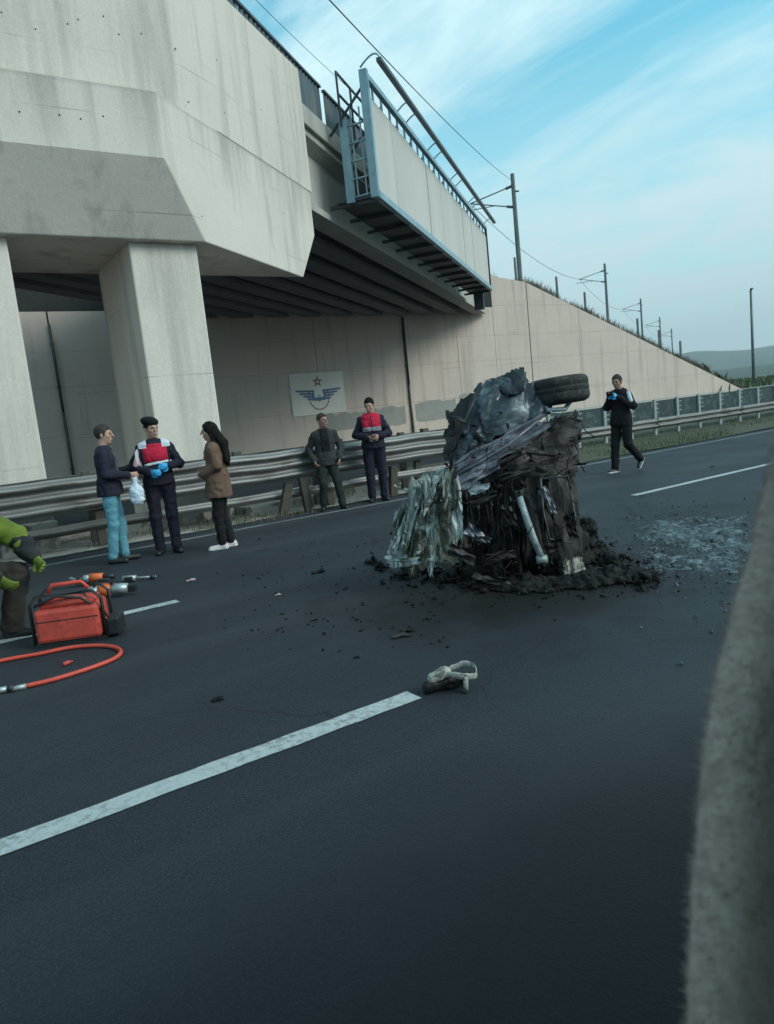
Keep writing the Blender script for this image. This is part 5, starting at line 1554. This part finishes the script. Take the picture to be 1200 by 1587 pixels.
# grey slush of ash, foam and glass to the right of the wreck
M['slush'] = burnt('ash_slush', (0.060, 0.076, 0.085), (0.20, 0.24, 0.25), (0.014, 0.017, 0.020), .50, .62, .50, .45, 0, 3.5)
ga, gb, gc, gd = ground(915, 790), ground(1230, 770), ground(1230, 985), ground(960, 945)
n = 190
s, t = np.meshgrid(np.linspace(0, 1, n), np.linspace(0, 1, n), indexing='ij')
X, Y = [(1-s)*(1-t)*ga[k]+s*(1-t)*gb[k]+s*t*gc[k]+(1-s)*t*gd[k] for k in (0, 1)]
hgt = 0.030*fbm(np.stack([X*5, Y*5, X*0], -1), 4, 61)+0.030*fbm(np.stack([X*15, Y*15, X*0], -1), 3, 62, True)
eg = np.minimum(np.minimum(s, 1-s), np.minimum(t, 1-t))
hgt = hgt-0.002-0.06*np.clip(0.30-eg, 0, 1)/0.30+0.03*fbm(np.stack([X*1.1, Y*1.1, X*0], -1), 3, 66)+0.012*fbm(np.stack([X*2, Y*2, X*0], -1), 2, 63)
V = np.stack([X, Y, np.maximum(hgt, -0.004)], -1).reshape(-1, 3)
i, j = np.meshgrid(np.arange(n-1), np.arange(n-1), indexing='ij'); a = (i*n+j).ravel()
q = np.stack([a, a+n, a+n+1, a+1], -1)
q = q[V[q, 2].max(1) > 0.0]
o = quadmesh('ash_slush', V, q, M['slush'], None, True)
tag(o, 'lumpy grey-blue ash and foam spread on the road right of the wreck', 'ash', kind='stuff')
P = []
for _ in range(2600):
    s_, t_ = rg.normal(.45, .24), rg.normal(.45, .24)
    x_, y_ = [(1-s_)*(1-t_)*ga[k]+s_*(1-t_)*gb[k]+s_*t_*gc[k]+(1-s_)*t_*gd[k] for k in (0, 1)]
    P.append((x_, y_, .012))
o = shards('glass_crumbs', np.array(P), 0.0062, M['slush'], 31, .5)
tag(o, 'pale crumbs of glass and foam in the grey ash', 'debris', kind='stuff')

# ================================================================== LOOSE DEBRIS ON THE ROAD
M['deb_pale'] = simple('pale_plastic', (0.42, 0.42, 0.37), (0.27, 0.27, 0.24), 9, 0.6, c3=(.1, .1, .09))
# broken ring-shaped lamp housing on the white line
c = ground(700, 1068)
rg_ = empty('lamp_housing', tuple(c), R(-20), 'broken pale ring shaped lamp housing lying at the end of the near lane line', 'debris')
N, mm_ = 30, 8
V, F_ = [], []
for i in range(N+1):
    a = R(-170)+i*R(325)/N
    for j in range(mm_):
        b = j*2*math.pi/mm_
        rr_ = .085+.0045*math.cos(b)+0.006*mnoise.noise(Vector((a*2, 0, 0)))
        V.append((rr_*math.cos(a)*1.05+.06, rr_*math.sin(a), .088+.018*math.sin(b)+.014*math.sin(a*2)+.01*mnoise.noise(Vector((a*3, 4, 0)))))
for i in range(N):
    for j in range(mm_):
        F_.append((i*mm_+j, i*mm_+(j+1) % mm_, (i+1)*mm_+(j+1) % mm_, (i+1)*mm_+j))
pyobj('ring', V, F_, M['deb_pale'], rg_, True)
def lump(name, lo, hi, caps, mat, parent, amp=.02, fr=14, h=.008, seed=1):
    G = Field(lo, hi, h)
    for a, b, ra, rb in caps: G.cap(a, b, ra, rb, .02)
    Pt = G.pts(); G.d += (amp*fbm(Pt*fr, 3, seed, True)).astype(np.float32)
    G.d = np.maximum(G.d, .003-Pt[..., 2]).astype(np.float32)
    return G.mesh(name, mat, parent)
lump('socket', (-.2, -.16, -.01), (.1, .16, .16), [((-.10, 0, .08), (-.03, .0, .10), .032, .04)], M['deb_pale'], rg_, .012, 18)
lump('dark_base', (-.25, -.18, -.01), (.2, .2, .14), [((-.13, .0, .03), (.0, .02, .04), .04, .05), ((.0, .02, .04), (.08, .0, .04), .05, .03), ((.05, -.07, .02), (.06, -.08, .09), .02, .02)], M['char'], rg_, .02, 16)
tube('stem', [(.06, -.085, .09), (.055, -.09, .05), (.05, -.095, .008)], .014, M['deb_pale'], rg_, 8)
# other loose pieces
def scrap(x, y, size, mat, lab, seed, hgt=.5, asp=1.6, rz=None):
    c = ground(x, y)
    o = lump('debris_fragment', (-size*1.6, -size*1.2, -.005), (size*1.6, size*1.2, size*1.2),
             [((-size*.6, 0, size*.15), (size*.3, size*.1, size*.2*hgt), size*.25, size*.32), ((size*.2, 0, size*.15), (size*.8, -size*.2, size*.25*hgt), size*.25, size*.12)], mat, None, size*.22, 1.8/size, size*.09, seed)
    o.location = tuple(c); o.rotation_euler = (0, 0, R(-20) if rz is None else rz)
    tag(o, lab, 'debris', 'loose pieces of debris on the road')
M['deb_brown'] = simple('scorched_scrap', (0.05, 0.038, 0.032), (0.02, 0.018, 0.018), 12, .8)
M['deb_pink'] = simple('pink_scrap', (0.45, 0.26, 0.28), (0.5, 0.42, 0.43), 15, .7)
scrap(622, 988, .085, M['deb_brown'], 'dark brown scorched scrap midway between wreck and lamp housing', 2)
scrap(496, 888, .11, M['char'], 'flat black scrap on the asphalt left of the wreck', 3)
scrap(297, 901, .075, M['deb_pink'], 'small pink scrap on the road in front of the woman', 4, 1.0)
scrap(431, 923, .04, M['deb_pale'], 'tiny pale scrap alone on the middle of the road', 5)
scrap(577, 872, .10, M['char_brown'], 'charred upright scrap at the far left foot of the wreck', 6, 2.2)
scrap(338, 1086, .05, M['char_black'], 'small black crumb low in the middle of the near lane', 7)
scrap(553, 1020, .03, M['char_black'], 'tiny dark crumb just left of the pale lamp housing', 8)
scrap(822, 1000 - 275 + 5, .035, M['deb_brown'], 'brown crumb hidden near the wreck', 9) if False else None
scrap(1104, 724, .07, M['deb_brown'], 'small reddish scrap on the far lane near the white line at right', 9)
scrap(909, 712, .06, M['sole_white'], 'small white litter on the grass edge behind the wreck', 10)
rg = np.random.default_rng(77)
P = []
for _ in range(240):
    x_, y_ = rg.uniform(360, 700), rg.uniform(820, 1010)
    P.append(ground(x_+rg.normal(0, 30), y_)+np.array([0, 0, .004]))
o = shards('road_crumbs', np.array(P), 0.011, M['char_black'], 41, .5)
tag(o, 'fine dark crumbs scattered on the asphalt left of the wreck', 'debris', kind='stuff')

# ================================================================== RESCUE GEAR AT THE LEFT
M['red_case'] = simple('red_orange_plastic', (0.58, 0.075, 0.05), (0.44, 0.055, 0.038), 7, 0.55, bmp=0.1, c3=(0.36, 0.05, 0.038))
M['orange'] = simple('orange_plastic', (0.70, 0.14, 0.03), (0.6, 0.11, 0.03), 7, 0.45, bmp=0.05)
M['hose'] = simple('orange_red_hose', (0.62, 0.075, 0.045), (0.52, 0.06, 0.04), 9, 0.5, bmp=0.1)
M['tool_grey'] = simple('tool_alloy', (0.42, 0.47, 0.47), (0.30, 0.34, 0.34), 8, 0.4, 0.5, bmp=0.05)
M['tool_black'] = simple('tool_black', (0.018, 0.019, 0.02), rough=.5)
bc = ground(112, 999)
un = empty('rescue_pump', tuple(bc), yaw-math.pi/2+R(8), 'red-orange hydraulic rescue pump unit with black tubular frame on the road', 'rescue pump')
bm = bmesh.new(); abox(bm, (-.245, -.02, .035), (.235, .30, .30)); o = bmobj('case', bm, M['red_case'], un, bevel=.03)
bm = bmesh.new(); abox(bm, (-.20, .02, .297), (.20, .26, .345)); bmobj('lid', bm, M['red_case'], un, bevel=.02)
box('seam', (-.235, -.0225, .205), (.225, -.015, .212), M['tool_black'], un)
box('skid', (-.26, .0, .0), (.26, .05, .036), M['tool_black'], un); box('skid', (-.26, .24, .0), (.26, .29, .036), M['tool_black'], un)
for y_ in (.02, .27):
    tube('frame_tube', [(-.27, y_, .03), (-.27, y_, .34), (-.22, y_, .40), (.20, y_, .40), (.26, y_, .34), (.26, y_, .03)], .014, M['tool_black'], un)
tube('handle', [(-.16, .14, .40), (-.12, .14, .46), (.10, .14, .46), (.15, .14, .40)], .016, M['hose'], un)
for k in range(3):
    tube('hose_coil', [(-.22+.02*k, -.03+.05*k, .34), (-.05, -.035+.05*k, .40-.03*k), (.12, -.03+.06*k, .37), (.26, .05, .22-.05*k), (.30, .12, .05)], .011, M['tool_black'] if k != 1 else M['hose'], un)
box('battery_pack', (.262, .03, .02), (.36, .26, .16), M['tool_black'], un, .015)
# hose loop
hp = []
for (x, y) in ((42, 1067), (80, 1058), (120, 1046), (155, 1034), (180, 1023), (188, 1013), (176, 1006), (150, 1004), (110, 1007), (60, 1017), (20, 1024), (-30, 1034)):
    q = ground(x, y); hp.append(Vector((q[0], q[1], .017)))
fine = []
for i in range(len(hp)-1):
    p0, p1, p2, p3_ = hp[max(i-1, 0)], hp[i], hp[i+1], hp[min(i+2, len(hp)-1)]
    for k in range(6):
        t = k/6
        fine.append(0.5*((2*p1)+(-p0+p2)*t+(2*p0-5*p1+4*p2-p3_)*t*t+(-p0+3*p1-3*p2+p3_)*t**3))
fine.append(hp[-1])
hs = empty('hydraulic_hose', tuple(hp[4]), 0, 'orange-red hydraulic hose looped on the asphalt in front of the pump', 'hose')
adopt(tube('hose', fine, .0155, M['hose'], None, 8), hs)
d_ = (fine[0]-fine[2]).normalized()
adopt(tube('coupling', [fine[0], fine[0]+d_*.09], .018, M['tool_grey'], None, 8), hs)
cp = ground(105, 1031)
cpl = empty('pressure_plug', tuple(cp), .4, 'small red plug lying inside the hose loop', 'plug')
tube('plug', [(-.03, 0, .016), (.02, 0, .018)], [.016, .014], M['red_case'], cpl); tube('strap', [(.02, 0, .018), (.05, .015, .01), (.06, .04, .006)], .005, M['red_case'], cpl, 6)
# spreader
tl = ground(165, 926)
sp_ = empty('hydraulic_spreader', tuple(tl), yaw-math.pi/2+R(6), 'hydraulic spreader with orange grip and pale alloy ends nearest the pump', 'rescue tool')
tube('cylinder_body', [(-.16, 0, .075), (-.05, 0, .075)], .055, M['tool_grey'], sp_, 14); tube('grip', [(-.05, 0, .078), (.06, 0, .078)], [.07, .062], M['orange'], sp_, 14)
tube('head', [(.06, 0, .075), (.22, 0, .07)], [.058, .05], M['tool_grey'], sp_, 14); box('jaw', (.22, -.03, .03), (.30, .03, .10), M['tool_black'], sp_, .01)
tube('carry_handle', [(-.10, -.02, .12), (-.04, -.03, .19), (.05, -.03, .19), (.08, -.02, .13)], .012, M['tool_black'], sp_)
tube('hose_tail', [(-.16, 0, .08), (-.24, .02, .07), (-.30, .06, .02)], .012, M['tool_black'], sp_); box('foot', (-.10, -.04, 0), (.15, .04, .03), M['tool_black'], sp_, .006)
tl = ground(150, 903)
cu = empty('hydraulic_cutter', tuple(tl), yaw-math.pi/2+R(4), 'hydraulic cutter with orange body lying behind the spreader', 'rescue tool')
tube('body', [(-.06, 0, .06), (.08, 0, .06)], [.05, .042], M['orange'], cu, 14); tube('neck', [(-.13, 0, .058), (-.06, 0, .06)], .042, M['tool_grey'], cu, 14)
tube('pivot', [(-.17, -.035, .055), (-.17, .035, .055)], .035, M['tool_black'], cu, 12)
prism('blade', [(-.17, -.018, .05), (-.26, -.018, .10), (-.29, -.018, .09), (-.21, -.018, .045)], [(-.17, -.006, .05), (-.26, -.006, .10), (-.29, -.006, .09), (-.21, -.006, .045)], M['tool_grey'], cu)
prism('blade', [(-.17, .006, .05), (-.26, .006, .005), (-.29, .006, .012), (-.21, .006, .055)], [(-.17, .018, .05), (-.26, .018, .005), (-.29, .018, .012), (-.21, .018, .055)], M['tool_grey'], cu)
tube('rear_grip', [(.08, 0, .06), (.20, 0, .05)], .03, M['tool_black'], cu, 10)
tl = ground(205, 901)
ram = empty('rescue_ram', tuple(tl), yaw-math.pi/2-R(10), 'black and silver rescue ram lying at the right end of the tools', 'rescue tool')
tube('barrel', [(-.10, 0, .035), (.05, 0, .035)], .033, M['tool_grey'], ram, 12); tube('rod', [(.05, 0, .035), (.22, .02, .03)], .014, M['tool_grey'], ram, 8); tube('end_claw', [(.22, .02, .03), (.25, .02, .03)], .028, M['tool_black'], ram, 8)
box('valve', (-.06, -.06, .01), (.03, -.03, .06), M['tool_black'], ram, .006); tube('side_bar', [(-.05, .10, .012), (.22, .12, .012)], .010, M['tool_grey'], ram, 6)
tl = ground(6, 1074)
wr_ = empty('hose_coupling', tuple(tl), R(-20), 'small silver coupling at the bottom left edge of the road', 'coupling')
tube('sleeve', [(-.08, 0, .022), (.03, 0, .022)], .02, M['tool_grey'], wr_, 10); tube('collar', [(.03, 0, .022), (.06, 0, .022)], .027, M['tool_black'], wr_, 10); tube('tip', [(.06, 0, .022), (.11, 0, .022)], .012, M['tool_grey'], wr_, 8)

# ================================================================== THE VEHICLE THE PICTURE IS TAKEN FROM
M['trim'] = simple('fuzzy_pillar_fabric', (0.58, 0.49, 0.43), (0.48, 0.40, 0.35), 11, 0.95, bmp=0.3, bscale=420, c3=(0.44, 0.37, 0.32), spec=.1)
M['door_trim'] = simple('door_trim_black', (0.012, 0.012, 0.013), rough=.7)
M['seal'] = simple('pale_door_seal', (0.30, 0.34, 0.32), (0.22, 0.25, 0.24), 14, 0.8, bmp=.3)
M['car_paint'] = simple('white_car_paint', (0.55, 0.56, 0.56), rough=.4, bmp=0)
veh = empty('vehicle_interior', (0, 0, 0.4), 0, 'fuzzy grey-brown window pillar trim of the vehicle in the right foreground', 'vehicle')
# pillar: follows the slanting edge of the side window
path = [(1335, 560, .40), (1290, 720, .42), (1256, 860, .43), (1202, 1050, .43), (1176, 1200, .42), (1157, 1400, .40), (1150, 1600, .38), (1150, 1800, .36)]
pw_ = [84, 84, 84, 84, 84, 84, 82, 80]
V, F_ = [], []
nn = 20
fine = []
for i in range(len(path)-1):
    for k in range(6):
        t = k/6; fine.append([path[i][j]*(1-t)+path[i+1][j]*t for j in range(3)])
fine.append(list(path[-1]))
rightd = RT; 
for i, (x, y, d) in enumerate(fine):
    c = at(x, y, d)
    w_ = 80*d/FPX*1.0
    for k in range(nn):
        b = k*2*math.pi/nn
        # flattened rounded section
        cx_ = math.copysign(abs(math.cos(b))**.7, math.cos(b)); cz_ = math.copysign(abs(math.sin(b))**.8, math.sin(b))
        q = c+RT*cx_*w_*(1.0 if cx_ < 0 else 2.2)+FH*cz_*0.030
        q = q+0.0015*np.array(mnoise.noise_vector(Vector(q)*40))
        V.append(q)
m_ = len(fine)
for i in range(m_-1):
    for k in range(nn):
        F_.append((i*nn+k, i*nn+(k+1) % nn, (i+1)*nn+(k+1) % nn, (i+1)*nn+k))
F_.append(tuple(range(nn))[::-1]); F_.append(tuple((m_-1)*nn+k for k in range(nn)))
adopt(pyobj('pillar_trim', V, F_, M['trim'], None, True), veh)
# short fleece standing off the fabric
VA = np.array(V).reshape(m_, nn, 3)
nfib = 16000
ii = RNG.integers(0, m_-1, nfib); kk = RNG.integers(0, nn, nfib); fa = RNG.uniform(0, 1, (nfib, 1)); fb = RNG.uniform(0, 1, (nfib, 1))
base_ = (VA[ii, kk]*(1-fa)+VA[ii+1, kk]*fa)*(1-fb)+(VA[ii, (kk+1) % nn]*(1-fa)+VA[ii+1, (kk+1) % nn]*fa)*fb
axis_ = VA[ii].mean(1)*(1-fa)+VA[ii+1].mean(1)*fa
out_ = base_-axis_; out_ /= np.linalg.norm(out_, axis=1, keepdims=True)
tip_ = base_+(out_+RNG.normal(0, .55, (nfib, 3)))*RNG.uniform(.0015, .0045, (nfib, 1))
sd_ = np.cross(out_, RNG.normal(0, 1, (nfib, 3))); sd_ /= np.linalg.norm(sd_, axis=1, keepdims=True)
VF = np.stack([base_-sd_*.0004, base_+sd_*.0004, tip_], 1).reshape(-1, 3)
fl = adopt(quadmesh('fleece', VF, np.arange(nfib*3).reshape(-1, 3), M['trim'], None, False), veh); fl['kind'] = 'stuff'
# rubber and felt seal on its window edge
pts = [tuple(at(x-72*1.0, y, d+.028)) for (x, y, d) in fine]
adopt(tube('window_seal', pts, .0045, M['seal'], None, 8), veh)
# door below the window (sill corner seen); unseen roof and far side added to block skylight
adopt(box('door_panel', (-2.4, .225, .38), (2.8, .285, 1.08), M['car_paint'], None, .02), veh)
adopt(box('door_card', (-2.4, .14, .40), (2.8, .222, 1.07), M['door_trim'], None, .02), veh)
adopt(box('roof_panel', (-2.4, -1.25, 2.02), (2.8, .27, 2.08), M['car_paint'], None, .03), veh)
adopt(box('vehicle_floor', (-2.4, -1.2, .36), (2.8, .13, .40), M['door_trim'], None), veh)
adopt(box('far_side_blocker', (-2.4, -1.30, .38), (2.8, -1.24, 2.01), M['door_trim'], None, .02), veh)

# ================================================================== THE AIR
hz_m = bpy.data.materials.new('haze_air'); hz_m.use_nodes = True
hn = hz_m.node_tree.nodes; hn.clear()
hv = hn.new('ShaderNodeVolumePrincipled'); hv.inputs['Density'].default_value = 0.00022; hv.inputs['Color'].default_value = (0.80, 0.90, 0.95, 1)
ho = hn.new('ShaderNodeOutputMaterial'); hz_m.node_tree.links.new(hv.outputs[0], ho.inputs['Volume'])
o = box('haze', (-3600, -3600, -3.5), (4600, 4600, 320), hz_m)
tag(o, 'thin bluish evening haze filling the air', 'haze', kind='stuff')
